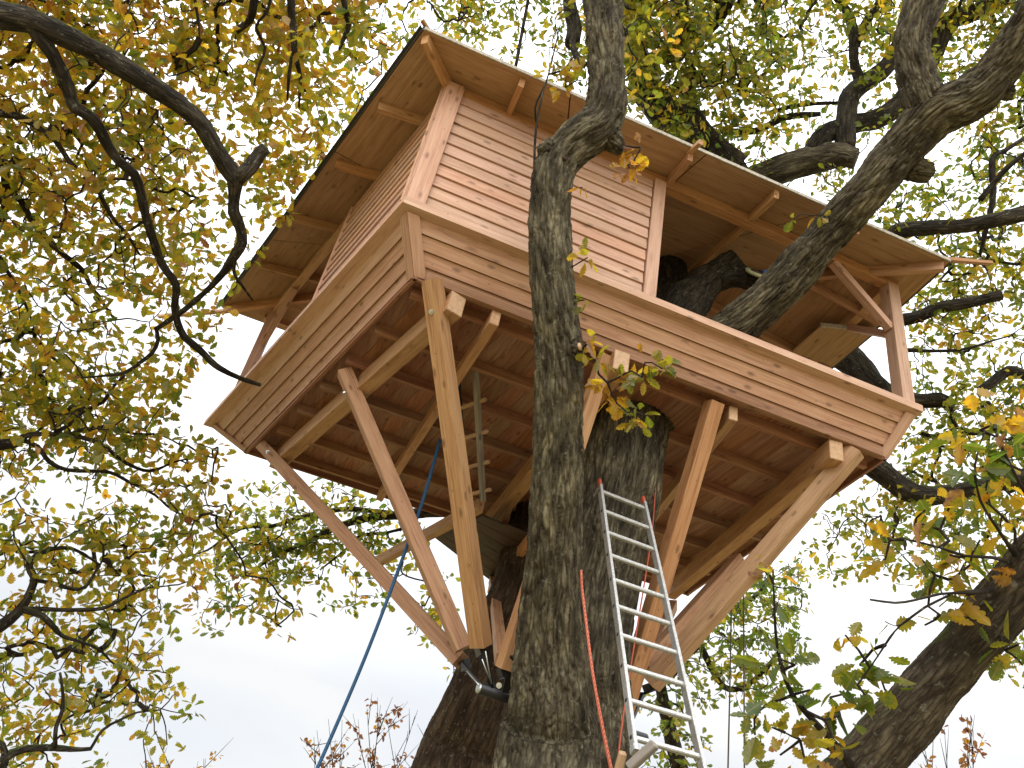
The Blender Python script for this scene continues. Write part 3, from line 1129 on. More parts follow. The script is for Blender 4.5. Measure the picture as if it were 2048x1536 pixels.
OAK = tree('old two-stemmed oak with rugged grey bark that carries the treehouse', (2.3, 1.2, GZ))
front = [(2.25, 1.05, GZ - .2, .75), (2.25, 1.0, -4.9, .52)] + P4([
    (1100, 1510, 205, 5.62), (1105, 1400, 168, 5.66), (1104, 1300, 135, 5.68), (1106, 1200, 122, 5.68), (1111, 1100, 110, 5.66), (1114, 1000, 104, 5.64), (1118, 900, 99, 5.63),
    (1120, 800, 96, 5.63), (1116, 700, 92, 5.65), (1107, 600, 89, 5.68), (1101, 500, 87, 5.74), (1101, 400, 80, 5.82), (1112, 335, 82, 5.9), (1150, 288, 84, 5.95),
    (1196, 250, 86, 6.0), (1213, 190, 74, 6.06), (1210, 100, 73, 6.2), (1206, 0, 77, 6.4), (1202, -160, 74, 6.8), (1190, -420, 66, 7.4)])
rear = [(2.5, 1.5, GZ - .2, .85), (2.45, 1.5, -5.0, .62)] + P4([
    (1160, 1480, 210, 6.25), (1163, 1330, 190, 6.45), (1185, 1200, 182, 6.7), (1210, 1090, 170, 6.95), (1238, 970, 166, 7.25), (1254, 860, 160, 7.6),
    ])
_k = at(1254, 860, 7.6)
rear += [(_k.x + .06, _k.y + .1, _k.z + .28, .36), (_k.x + .12, _k.y + .16, _k.z + .7, .30)]
big = P4([(1290, 815, 140, 7.75), (1390, 715, 105, 7.6), (1490, 640, 84, 7.36), (1575, 560, 82, 7.25), (1650, 475, 78, 7.15), (1735, 380, 80, 7.0),
          (1805, 298, 84, 6.9), (1868, 232, 96, 6.8), (1950, 188, 86, 6.7), (2020, 110, 80, 6.6), (2095, -5, 78, 6.4), (2200, -170, 72, 6.1)])
bigL = P4([(1862, 235, 84, 6.8), (1842, 178, 74, 6.85), (1824, 95, 66, 6.95), (1850, 0, 72, 7.05), (1890, -90, 66, 7.2), (1910, -250, 56, 7.6)])
knob1 = P4([(1108, 335, 66, 5.9), (1094, 300, 44, 5.86), (1086, 288, 34, 5.84)])
knob2 = P4([(1120, 720, 66, 5.64), (1145, 700, 46, 5.58), (1160, 693, 38, 5.55)])
knob3 = P4([(1205, 262, 60, 6.0), (1236, 292, 34, 5.95), (1246, 296, 28, 5.94)])
knob4 = P4([(1800, 325, 60, 6.95), (1842, 342, 42, 6.9), (1860, 346, 36, 6.9)])
knob5 = P4([(1975, 170, 60, 6.68), (2012, 184, 34, 6.66), (2022, 186, 28, 6.66)])
trunk_union('trunk', [front, rear, big, bigL, knob1, knob2, knob3, knob4, knob5], M['bark'], OAK)
# cut faces on the stubs
cyl('cut_face', at(1158, 694, 5.51), at(1161, 693, 5.505), .028, M['endgrain'], OAK, 16)
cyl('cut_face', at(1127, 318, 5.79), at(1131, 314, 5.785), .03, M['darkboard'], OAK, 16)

# dark stub limb inside the right bay
inner = P4([(1290, 770, 110, 7.9), (1345, 660, 95, 8.05), (1372, 612, 92, 8.15), (1405, 572, 70, 8.2), (1442, 542, 58, 8.2), (1476, 514, 44, 8.15)])
inner2 = P4([(1430, 556, 56, 8.2), (1470, 552, 46, 8.15), (1508, 560, 42, 8.1), (1530, 568, 40, 8.05)])
moss = P4([(1330, 640, 90, 8.4), (1345, 570, 62, 8.7), (1335, 500, 60, 9.0)])
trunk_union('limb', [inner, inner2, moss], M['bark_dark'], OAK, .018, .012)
_n = (CU * .9 - _d * .42 + CR * .28).normalized()
_c = at(1514, 543, 8.0)
cyl('cut_face', _c - _n * .03, _c, .115, M['rings'], OAK, 20)
cyl('heartwood', _c - _n * .02, _c + _n * .003, .07, M['darkboard'], OAK, 16)
tag(cyl('blue_tag', at(1529, 540, 7.93), at(1534, 562, 7.93), .018, M['bluetag'], None, 10), 'small blue tag on the sawn dark limb in the open bay', 'tag')

BR = {k: [] for k in ('house', 'left', 'right', 'back', 'far')}     # centre-line samples for twigs


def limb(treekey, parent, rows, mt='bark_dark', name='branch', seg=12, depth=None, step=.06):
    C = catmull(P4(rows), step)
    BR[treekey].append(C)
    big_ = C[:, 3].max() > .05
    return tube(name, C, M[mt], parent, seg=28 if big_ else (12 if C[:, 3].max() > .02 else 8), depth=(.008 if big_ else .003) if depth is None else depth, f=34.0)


for C in (front, big, bigL):
    BR['house'].append(catmull(np.array(C)[4:], .06))
# limbs of the house oak behind and above the roof
limb('house', OAK, [(1490, 400, 80, 9.6), (1420, 300, 74, 9.7), (1345, 238, 70, 9.9), (1300, 190, 62, 10), (1284, 150, 56, 10), (1270, 90, 46, 10.2), (1262, -60, 40, 10.6)], 'bark', 'limb')
limb('house', OAK, [(1284, 165, 40, 10), (1305, 120, 30, 9.9), (1350, 105, 26, 9.8), (1400, 70, 26, 9.6), (1445, 20, 30, 9.4), (1475, -60, 30, 9.3)])
limb('house', OAK, [(1375, 60, 22, 9.6), (1362, 40, 18, 9.5), (1350, 5, 14, 9.4)])
limb('house', OAK, [(1480, 330, 40, 9.2), (1420, 275, 32, 9.2), (1392, 235, 30, 9.2), (1372, 190, 24, 9.2), (1385, 165, 20, 9.2), (1403, 152, 20, 9.2)])
limb('house', OAK, [(1470, 380, 60, 9.6), (1545, 345, 58, 9.5), (1620, 322, 56, 9.4), (1672, 312, 52, 9.3), (1712, 318, 40, 9.2)], 'bark', 'limb')
limb('house', OAK, [(1625, 310, 44, 9.4), (1650, 270, 40, 9.4), (1700, 250, 38, 9.5), (1760, 235, 38, 9.6), (1805, 200, 38, 9.7), (1860, 120, 36, 9.8), (1895, 45, 40, 9.9), (1960, 20, 32, 10), (2010, -30, 26, 10.2)])
limb('house', OAK, [(1690, 300, 40, 9.3), (1692, 240, 38, 9.4), (1702, 190, 38, 9.6), (1735, 162, 34, 9.7), (1775, 130, 32, 9.9), (1800, 80, 24, 10)])
limb('house', OAK, [(1720, 165, 22, 9.7), (1708, 120, 18, 9.8), (1706, 60, 20, 10), (1692, 20, 16, 10.1), (1668, -10, 12, 10.2)])
limb('house', OAK, [(1712, 90, 16, 9.9), (1732, 45, 18, 10), (1760, 0, 14, 10.1), (1780, -60, 10, 10.3)])
limb('house', OAK, [(1440, 262, 12, 9.9), (1510, 262, 14, 9.9), (1570, 235, 14, 9.9), (1640, 228, 10, 9.9)])
limb('house', OAK, [(1540, 225, 9, 9.9), (1600, 210, 9, 9.9), (1680, 205, 6, 9.9)])
limb('house', OAK, [(1145, 90, 30, 9), (1148, 50, 30, 9.1), (1138, 0, 26, 9.2), (1140, -80, 22, 9.4)])
limb('house', OAK, [(1165, 130, 18, 8.6), (1150, 105, 14, 8.8), (1143, 75, 16, 9)])
limb('house', OAK, [(1030, 140, 7, 9), (1045, 60, 7, 9.1), (1060, -20, 6, 9.2)])
limb('house', OAK, [(1075, 255, 4.5, 6.3), (1070, 215, 4, 6.2), (1092, 165, 4, 6.2), (1110, 95, 3, 6.2), (1120, 50, 2.5, 6.2)])
limb('house', OAK, [(1068, 345, 5, 5.9), (1071, 270, 5, 6.0), (1082, 200, 4, 6.1), (1092, 165, 3, 6.2)])
limb('house', OAK, [(1740, 480, 30, 9), (1800, 462, 32, 8.9), (1850, 456, 30, 8.8), (1920, 452, 28, 8.7), (1990, 440, 30, 8.6), (2060, 425, 32, 8.5), (2160, 410, 34, 8.3)])
limb('house', OAK, [(1740, 645, 22, 9.2), (1800, 640, 24, 9.1), (1840, 632, 24, 9), (1880, 615, 24, 8.9), (1940, 605, 22, 8.8), (2003, 590, 20, 8.7)])
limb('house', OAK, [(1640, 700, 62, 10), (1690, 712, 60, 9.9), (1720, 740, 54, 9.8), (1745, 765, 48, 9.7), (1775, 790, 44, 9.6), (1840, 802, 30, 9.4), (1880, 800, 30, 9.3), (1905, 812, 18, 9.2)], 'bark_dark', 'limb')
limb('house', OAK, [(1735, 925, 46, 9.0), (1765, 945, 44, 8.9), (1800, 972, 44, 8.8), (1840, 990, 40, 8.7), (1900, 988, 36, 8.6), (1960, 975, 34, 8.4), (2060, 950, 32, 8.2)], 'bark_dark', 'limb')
limb('house', OAK, [(1960, 510, 6, 8.8), (1985, 400, 12, 8.8), (1985, 320, 12, 8.9), (2010, 300, 8, 8.9), (2060, 270, 8, 9)])
limb('house', OAK, [(1960, 400, 12, 8.8), (2010, 340, 10, 8.7), (2060, 300, 10, 8.6)])
limb('house', OAK, [(1805, 700, 10, 9), (1870, 702, 7, 9), (1930, 698, 6, 9), (1990, 680, 4, 9), (2020, 672, 3, 9)])
limb('house', OAK, [(1960, 780, 16, 8.8), (1985, 765, 20, 8.8), (2010, 745, 20, 8.8), (2030, 742, 20, 8.8), (2070, 760, 20, 8.8)])
# back-left leaning stem
OAK4 = tree('brown leaning oak stem rising behind the left struts and the steel bracket', at(780, 1900, 7.6))
OAK4.location.z = GZ
backst = [(2.0, 3.2, GZ - .2, .55)] + P4([(905, 1560, 168, 7.8), (940, 1450, 150, 8.0), (980, 1350, 128, 8.3), (1018, 1230, 110, 8.7), (1052, 1110, 98, 9.2), (1075, 1010, 92, 9.7)])
p_end = at(1075, 1010, 9.7)
backst += [(p_end.x + .15, p_end.y + .2, .3, .26), (p_end.x + .1, p_end.y + .5, 2.2, .24), (p_end.x - .1, p_end.y + .9, 3.6, .18)]
trunk_union('trunk', [backst], M['bark_brown'], OAK4, .02, .014, 24)
BR['back'].append(catmull(np.array(backst)[2:], .08))
limb('back', OAK4, [(1000, 1010, 40, 11), (900, 1020, 26, 11), (800, 1030, 18, 11), (740, 1035, 17, 11), (680, 1052, 13, 11), (600, 1090, 9, 11), (545, 1115, 7, 11), (495, 1150, 4, 11)])
limb('back', OAK4, [(800, 1030, 12, 11), (745, 1022, 10, 11.1), (700, 1018, 11, 11.2), (660, 1022, 10, 11.2), (600, 1035, 9, 11.2), (545, 1052, 8, 11.2), (490, 1055, 7, 11.2), (450, 1075, 6, 11.2), (415, 1100, 4, 11.2), (365, 1116, 3, 11.2)])
limb('back', OAK4, [(830, 1050, 7, 11), (775, 1065, 6, 11), (720, 1072, 7, 11), (690, 1100, 5, 11), (640, 1140, 3, 11)])

# left oak: boughs coming in from the left
OAK2 = tree('spreading oak at the left with yellow and brown leaves on drooping boughs', at(-900, 1500, 5.5))
OAK2.location.z = GZ
tb = Vector(OAK2.location)
hub1, hub2 = at(-420, -60, 5.2), at(-420, 900, 6.2)
trunk_union('trunk', [[(tb.x, tb.y, GZ - .2, .55), (tb.x + .1, tb.y + .1, -4, .42), (*(at(-520, 950, 6.0)), .36), (*(at(-500, 500, 5.8)), .32), (*(at(-450, 0, 5.3)), .28), (*(at(-480, -500, 5.6)), .2)]],
            M['bark'], OAK2, .03, .016)
limb('left', OAK2, [(-450, -40, 90, 5.3), (-150, 5, 62, 5.4), (0, 30, 52, 5.6), (60, 42, 48, 5.7), (130, 72, 44, 5.8), (200, 108, 42, 6.0), (270, 150, 41, 6.1), (340, 195, 38, 6.3), (395, 240, 34, 6.4), (430, 295, 34, 6.5), (462, 345, 35, 6.6), (478, 362, 36, 6.6)], 'bark_dark', 'limb')
limb('left', OAK2, [(472, 352, 34, 6.6), (468, 400, 22, 6.7), (468, 425, 24, 6.7), (480, 455, 22, 6.8), (484, 485, 20, 6.85), (470, 510, 20, 6.9), (450, 540, 15, 7.0), (420, 575, 11, 7.1), (380, 610, 10, 7.2), (340, 640, 10, 7.3), (312, 658, 9, 7.4)])
limb('left', OAK2, [(472, 358, 32, 6.6), (500, 335, 30, 6.65), (518, 308, 26, 6.7), (532, 296, 22, 6.7)])
limb('left', OAK2, [(312, 656, 8, 7.4), (316, 680, 8, 7.4), (305, 705, 8, 7.4), (280, 725, 8, 7.4), (250, 745, 7, 7.4), (205, 752, 5, 7.4), (165, 755, 3, 7.4)])
limb('left', OAK2, [(470, 515, 9, 6.9), (468, 545, 7, 6.95), (480, 565, 6, 7), (505, 600, 4, 7.2)])
limb('left', OAK2, [(60, 45, 34, 5.7), (88, 85, 28, 5.75), (105, 110, 26, 5.8), (125, 150, 25, 5.9), (142, 195, 24, 6), (150, 215, 24, 6), (178, 232, 23, 6.1), (198, 255, 22, 6.2), (215, 290, 20, 6.3), (235, 320, 19, 6.4), (268, 348, 20, 6.5), (280, 380, 18, 6.6), (290, 425, 17, 6.7), (303, 470, 16, 6.8), (325, 530, 15, 7), (352, 570, 14, 7.1), (350, 610, 14, 7.2), (355, 645, 14, 7.3), (370, 675, 14, 7.4), (400, 700, 13, 7.5), (430, 730, 12, 7.6), (470, 752, 10, 7.8), (520, 770, 8, 8)])
limb('left', OAK2, [(-200, 190, 26, 6.6), (0, 226, 16, 6.8), (45, 235, 14, 6.8), (80, 258, 12, 6.9), (110, 280, 11, 6.9), (130, 310, 10, 7), (150, 335, 9, 7), (190, 362, 9, 7.1), (200, 390, 8, 7.2), (225, 435, 8, 7.3), (255, 470, 6, 7.4), (280, 510, 4, 7.5)])
limb('left', OAK2, [(190, 360, 7, 7.1), (230, 358, 5, 7.1), (270, 360, 5, 7.0)])
limb('left', OAK2, [(-200, 260, 24, 7), (-10, 330, 15, 7.1), (12, 375, 13, 7.2), (40, 400, 12, 7.3), (70, 450, 12, 7.4), (105, 490, 11, 7.5), (140, 520, 11, 7.6), (165, 540, 9, 7.7), (180, 570, 8, 7.8), (205, 605, 6, 7.9), (230, 640, 4, 8)])
limb('left', OAK2, [(12, 375, 10, 7.2), (10, 420, 9, 7.3), (-10, 470, 9, 7.4)])
limb('left', OAK2, [(-10, 500, 10, 7.5), (10, 535, 8, 7.5), (35, 575, 6, 7.6), (55, 620, 5, 7.7), (70, 660, 3, 7.8)])
limb('left', OAK2, [(-300, 890, 36, 7), (-60, 895, 26, 7.3), (0, 890, 22, 7.4), (30, 885, 20, 7.4), (55, 870, 11, 7.4), (90, 868, 9, 7.5), (150, 872, 9, 7.6), (205, 890, 8, 7.7), (250, 925, 7, 7.8), (300, 942, 6, 7.9), (345, 925, 4, 8), (375, 918, 3, 8)])
limb('left', OAK2, [(45, 880, 10, 7.4), (75, 893, 9, 7.5), (100, 925, 9, 7.6), (135, 940, 8, 7.7), (175, 942, 8, 7.8), (220, 945, 7, 7.9), (260, 965, 6, 8), (310, 990, 5, 8.1), (345, 1020, 4, 8.2), (400, 1045, 3, 8.3)])
limb('left', OAK2, [(110, 865, 9, 7.5), (145, 845, 8, 7.6), (170, 820, 7, 7.7), (205, 805, 7, 7.8), (225, 775, 6, 7.9), (250, 750, 5, 8)])
limb('left', OAK2, [(140, 868, 7, 7.6), (170, 858, 7, 7.7), (220, 853, 6, 7.8), (270, 868, 6, 7.9), (320, 870, 4, 8), (370, 895, 3, 8)])
limb('left', OAK2, [(-300, 1330, 44, 6.8), (-60, 1275, 30, 7.1), (0, 1252, 24, 7.2), (35, 1225, 20, 7.3), (60, 1185, 15, 7.4), (68, 1155, 14, 7.4), (58, 1130, 14, 7.4), (75, 1110, 11, 7.5), (105, 1098, 8, 7.5), (140, 1096, 7, 7.6), (170, 1110, 5, 7.7), (200, 1130, 4, 7.8)])
limb('left', OAK2, [(45, 1220, 14, 7.3), (75, 1218, 10, 7.4), (140, 1220, 8, 7.5), (205, 1217, 8, 7.6), (240, 1200, 6, 7.7), (290, 1178, 4, 7.8), (335, 1172, 2.5, 7.9)])
limb('left', OAK2, [(50, 1220, 14, 7.3), (85, 1232, 13, 7.3), (108, 1255, 11, 7.4), (125, 1272, 8, 7.5), (165, 1285, 6, 7.6), (200, 1300, 5, 7.7), (230, 1330, 3.5, 7.8), (265, 1338, 2.5, 7.9)])
limb('left', OAK2, [(70, 1160, 8, 7.4), (110, 1168, 9, 7.5), (145, 1178, 8, 7.6), (170, 1175, 7, 7.7), (190, 1145, 5, 7.8), (215, 1105, 3, 7.9)])
limb('left', OAK2, [(-250, 1560, 40, 6.8), (-20, 1540, 24, 7), (10, 1515, 20, 7), (40, 1500, 15, 7.1), (90, 1495, 13, 7.2), (140, 1498, 10, 7.3), (182, 1498, 7, 7.4)])
limb('left', OAK2, [(110, 1495, 9, 7.2), (112, 1455, 8, 7.2), (125, 1420, 8, 7.3), (125, 1380, 6, 7.3), (120, 1345, 5, 7.3)])
limb('left', OAK2, [(180, 1500, 6, 7.4), (205, 1460, 6, 7.5), (240, 1440, 5, 7.6), (275, 1425, 4, 7.7), (320, 1420, 2.5, 7.8)])
limb('left', OAK2, [(-20, 1480, 12, 7), (5, 1490, 12, 7), (12, 1520, 12, 7)])
# boughs reaching down from the top edge
limb('left', OAK2, [(590, -90, 20, 7), (582, 0, 16, 7), (586, 50, 14, 7.1), (590, 110, 12, 7.1), (600, 150, 8, 7.2), (598, 215, 4, 7.3)])
limb('left', OAK2, [(586, 100, 8, 7.1), (578, 150, 7, 7.1), (575, 200, 4, 7.2)])
limb('left', OAK2, [(515, -60, 18, 7), (505, 25, 16, 7.1), (495, 45, 13, 7.2), (472, 62, 14, 7.2)])
limb('left', OAK2, [(545, -30, 7, 7.1), (535, 20, 6, 7.1), (512, 55, 6, 7.1), (530, 95, 6, 7.2), (515, 140, 5, 7.2), (508, 170, 3, 7.2)])
limb('left', OAK2, [(680, -50, 14, 7.4), (690, 15, 12, 7.4), (697, 50, 11, 7.5), (682, 90, 8, 7.5), (678, 100, 4, 7.5)])
limb('left', OAK2, [(385, -30, 7, 6.9), (397, 45, 5, 7), (400, 90, 3, 7)])
limb('left', OAK2, [(-200, -120, 40, 6), (100, -100, 26, 6.4), (400, -90, 22, 6.8), (700, -80, 18, 7.3)])

# right oak: stem leaning out of the frame, close by
OAK3 = tree('mossy oak stem leaning across the lower right corner with big green and brown leaves', at(1500, 2300, 3.6))
OAK3.location.z = GZ
rb_ = at(1560, 1860, 3.95)
rst = [(rb_.x - .35, rb_.y - .1, GZ - .2, .26)] + P4([(1560, 1740, 140, 3.95), (1640, 1632, 130, 3.9), (1722, 1536, 119, 3.85), (1842, 1400, 106, 3.8), (1920, 1308, 100, 3.75), (2055, 1150, 104, 3.65), (2190, 1000, 100, 3.5), (2330, 800, 95, 3.4), (2420, 560, 90, 3.5)])
trunk_union('trunk', [rst], M['bark_right'], OAK3, .010, .007, 40)
BR['right'].append(catmull(np.array(rst)[1:], .05))
limb('right', OAK3, [(1700, 1530, 18, 3.75), (1680, 1500, 15, 3.7), (1625, 1440, 13, 3.65), (1585, 1390, 10, 3.6), (1565, 1340, 8, 3.6), (1553, 1280, 6, 3.6), (1548, 1200, 4.5, 3.6), (1546, 1140, 3, 3.6)], 'twig')
limb('right', OAK3, [(1690, 1515, 9, 3.75), (1650, 1495, 6, 3.7), (1600, 1480, 4, 3.65), (1570, 1465, 3, 3.6)], 'twig')
limb('right', OAK3, [(1985, 1180, 12, 3.6), (1930, 1185, 7, 3.5), (1880, 1188, 5, 3.5), (1830, 1200, 5, 3.45), (1790, 1206, 4.5, 3.4), (1740, 1199, 4, 3.4)], 'twig')
limb('right', OAK3, [(1900, 1190, 5, 3.5), (1850, 1215, 5, 3.5), (1815, 1240, 4.5, 3.5), (1790, 1262, 4, 3.5), (1770, 1290, 4, 3.5), (1740, 1335, 3.5, 3.5), (1715, 1370, 3, 3.5)], 'twig')
limb('right', OAK3, [(1812, 1245, 3, 3.5), (1790, 1252, 2.4, 3.5), (1770, 1243, 2, 3.5)], 'twig')
limb('right', OAK3, [(2020, 1125, 10, 3.6), (1985, 1115, 7, 3.5), (1930, 1112, 6, 3.5), (1880, 1095, 5, 3.5), (1810, 1078, 4, 3.5)], 'twig')
limb('right', OAK3, [(2030, 1110, 10, 3.6), (1990, 1050, 6, 3.5), (1960, 1000, 5, 3.5), (1950, 930, 4, 3.5), (1970, 860, 3, 3.5)], 'twig')
limb('right', OAK3, [(2120, 1080, 12, 3.6), (2060, 1000, 8, 3.5), (2020, 930, 6, 3.5), (1990, 860, 4, 3.5)], 'twig')

# far oak behind the ladder
OAK5 = tree('green oak crown seen beyond the ladder and the right struts', at(1480, 1900, 12.5))
OAK5.location.z = GZ
fb = Vector(OAK5.location)
trunk_union('trunk', [[(fb.x, fb.y, GZ - .2, .34), (fb.x + .05, fb.y, -4.8, .26), (*(at(1330, 1420, 12.2)), .10), (*(at(1345, 1340, 12.2)), .07), (*(at(1400, 1290, 12.2)), .045)]], M['bark_dark'], OAK5, .03, .01)
BR['far'].append(catmull(P4([(1335, 1400, 28, 12.2), (1345, 1340, 24, 12.2), (1400, 1290, 14, 12.2), (1440, 1250, 10, 12.2)]), .1))
limb('far', OAK5, [(1400, 1290, 14, 12.2), (1440, 1365, 12, 12.0), (1475, 1378, 11, 12), (1520, 1350, 8, 12), (1560, 1300, 6, 12)])
limb('far', OAK5, [(1345, 1350, 14, 12.2), (1420, 1240, 12, 12.2), (1500, 1200, 9, 12.2), (1540, 1160, 6, 12.2)])

# ------------------------------------------------------------------ foliage
GRID = """
88888885588874464..4568866655563667
87887886688666235532551568887785353457
""".strip()
ROWS = [
    "8888888588874475 4446588866655636667",
]
DEN = [
    [8,8,8,8,8,8,8,5,8,8,8,7,4,4,7,4,4,5,4,6,8,8,6,6,6,5,5,6,3,6,6,7],
    [8,7,8,8,7,8,8,6,8,8,6,6,3,5,6,3,1,5,5,8,8,8,7,7,7,5,3,5,3,4,5,7],
    [7,8,7,8,7,7,8,6,8,8,6,4,2,4,4,3,2,6,4,6,7,8,8,8,4,2,4,5,3,4,7,6],
    [6,7,8,8,8,7,5,6,8,7,6,7,5,0,0,3,3,5,4,4,4,6,6,5,4,3,1,5,1,1,2,6],
    [8,7,7,8,8,8,4,5,7,7,7,6,0,0,0,0,0,0,0,0,4,7,6,3,5,1,0,0,0,0,5,4],
    [8,8,7,7,7,7,3,5,8,7,6,0,0,0,0,0,0,0,0,0,0,0,6,5,4,5,3,0,0,3,5,5],
    [8,8,7,5,7,7,4,4,6,5,0,0,0,0,0,0,0,0,0,0,0,0,0,0,3,2,4,4,6,5,5,4],
    [7,7,7,7,5,7,4,4,5,0,0,0,0,0,0,0,0,0,0,0,0,0,0,0,0,0,3,5,6,6,5,5],
    [7,2,4,7,6,7,5,4,4,0,0,0,0,0,0,0,0,0,0,0,0,0,0,0,0,0,0,0,4,6,6,5],
    [4,4,5,5,5,5,4,3,0,0,0,0,0,0,0,0,0,0,0,0,0,0,0,0,0,0,0,4,6,6,6,4],
    [7,6,6,6,3,4,4,2,0,0,0,0,0,0,0,0,0,0,0,0,0,0,0,0,0,0,0,4,5,6,4,3],
    [7,8,7,6,5,6,5,4,0,0,0,0,0,0,0,0,0,0,0,0,0,0,0,0,0,3,4,4,6,3,4,5],
    [6,8,8,7,7,7,6,4,0,0,0,0,0,0,0,0,0,0,0,0,0,0,0,0,0,0,0,4,4,4,6,6],
    [7,7,7,8,8,7,6,0,0,0,0,0,0,0,0,0,0,0,0,0,0,0,0,0,0,0,0,3,5,6,6,7],
    [6,4,5,5,6,7,6,2,0,0,0,0,0,0,0,0,0,0,0,0,0,0,0,0,0,0,0,2,5,6,6,6],
    [3,1,3,2,4,6,6,2,4,1,6,5,0,0,0,0,0,0,0,0,0,0,0,0,0,0,4,4,6,5,5,5],
    [6,6,6,7,6,6,6,5,7,7,6,6,3,0,0,0,0,0,0,0,0,0,0,0,0,4,5,6,5,5,5,5],
    [6,7,6,7,6,4,4,7,7,7,5,4,4,0,0,0,0,0,0,0,0,0,4,4,4,4,3,3,4,4,4,3],
    [3,5,6,6,5,1,3,6,5,2,3,3,0,4,0,0,0,0,0,0,0,4,6,7,5,0,0,0,0,1,3,2],
    [4,5,6,6,5,0,2,3,3,0,0,0,0,5,0,0,0,0,0,0,4,5,6,6,5,0,0,0,0,0,0,3],
    [6,5,6,6,4,3,0,0,0,0,0,0,0,0,3,0,0,0,0,0,6,6,6,7,5,0,0,0,0,0,0,4],
    [5,4,6,6,5,3,0,0,0,0,0,0,0,0,2,0,0,0,0,0,5,4,3,4,3,0,0,0,0,0,0,0],
    [6,4,6,4,3,2,0,0,0,0,0,0,0,0,0,0,0,0,0,2,3,4,0,1,0,0,0,0,0,0,0,0],
    [5,3,2,2,1,1,0,0,0,0,0,0,0,0,0,0,0,0,0,2,3,4,0,0,0,0,0,0,0,0,0,0],
]
# margins so the crowns go on outside the picture
PADL, PADR, PADT, PADB = 5, 4, 4, 1
grid = np.array(DEN, float)
grid = np.pad(grid, ((PADT, PADB), (PADL, PADR)), mode='edge')
grid[:PADT, :] = np.clip(grid[:PADT, :], 4, 7)
HOUSE = [(843, 40), (1060, 135), (1400, 285), (1900, 522), (1795, 612), (1842, 820), (1755, 910), (1600, 1060), (1490, 1170), (1300, 1400), (1180, 1400), (985, 1300), (800, 1000), (570, 930), (470, 905), (405, 845), (520, 640), (445, 612)]


def inside(px, py, poly):
    c = False
    j = len(poly) - 1
    for i in range(len(poly)):
        xi, yi = poly[i]
        xj, yj = poly[j]
        if (yi > py) != (yj > py) and px < (xj - xi) * (py - yi) / (yj - yi) + xi:
            c = not c
        j = i
    return c


def depth_tint(px, py):
    """tree, distance, spread, tint mean for a piece of crown"""
    if px > 1270 and py > 1110 and px < 1640:
        return 'far', 12.0, .7, .20
    if px < 1000 and py > 930 and px > 340 and (py < 1040 + (px - 340) * .6 if px > 470 else py > 1090) and px > 400 + max(0, 1090 - py) * .6:
        return 'back', 11.0, .5, .30
    if px > 820 and py > 1100 and px < 1000:
        return 'back', 11.5, .4, .22
    if px < 800 and not (px > 640 and py > 120 and px - 640 > (300 - py) * .6):
        d = 7.35 + max(0, py) / 1500 * 1.2 + max(0, px - 250) / 400 * .7
        return 'left', d, .75, .515 - .10 * min(1, max(0, py) / 900)
    if px < 1110:
        return 'house', 10.0, .6, .30
    if px < 1560 and py < 420:
        return 'house', 9.3, .7, .31
    if py < 420:
        return 'house', 9.8, .6, .29
    return 'house', 9.4, .6, .32


LEAF_LEN = .112
LSC = {'left': .98, 'house': .84, 'back': .95, 'far': .95, 'right': 1}
PERC = {'left': 8, 'house': 11, 'back': 10, 'far': 10, 'right': 7}
CL = {k: [] for k in BR}           # clusters: centre, tint, number
nr, nc = grid.shape
for r in range(nr):
    for c in range(nc):
        g = grid[r, c] / 10
        if g <= 0:
            continue
        px0, py0 = (c - PADL) * 64, (r - PADT) * 64
        key, dd, sprd, tm = depth_tint(px0 + 32, py0 + 32)
        lp = LEAF_LEN * F_PX / dd
        cov = min(.93, (g ** 1.15) * (1.13 if key == 'left' else 1.2))
        lp *= LSC[key]
        per = PERC[key]
        nleaf = -math.log(1 - cov) * 4096 / ((.15 if key == 'left' else .15) * lp * lp)
        ncl = nleaf / per
        ncl = int(ncl) + (1 if R.random() < ncl - int(ncl) else 0)
        for _ in range(ncl):
            px, py = px0 + R.uniform(-6, 70), py0 + R.uniform(-6, 70)
            k2, d2, s2, t2 = depth_tint(px, py)
            if inside(px, py, HOUSE):
                continue
            d2 += R.gauss(0, s2 * .6)
            if k2 != 'left' or px > 380:
                d2 = max(d2, 6.2)
            p = at(px, py, d2)
            if p.z < GZ + 1.2:
                continue
            CL[k2].append((p, min(1, max(0, R.gauss(t2, .13))), max(4, int(R.gauss(PERC[k2], 1.8)))))

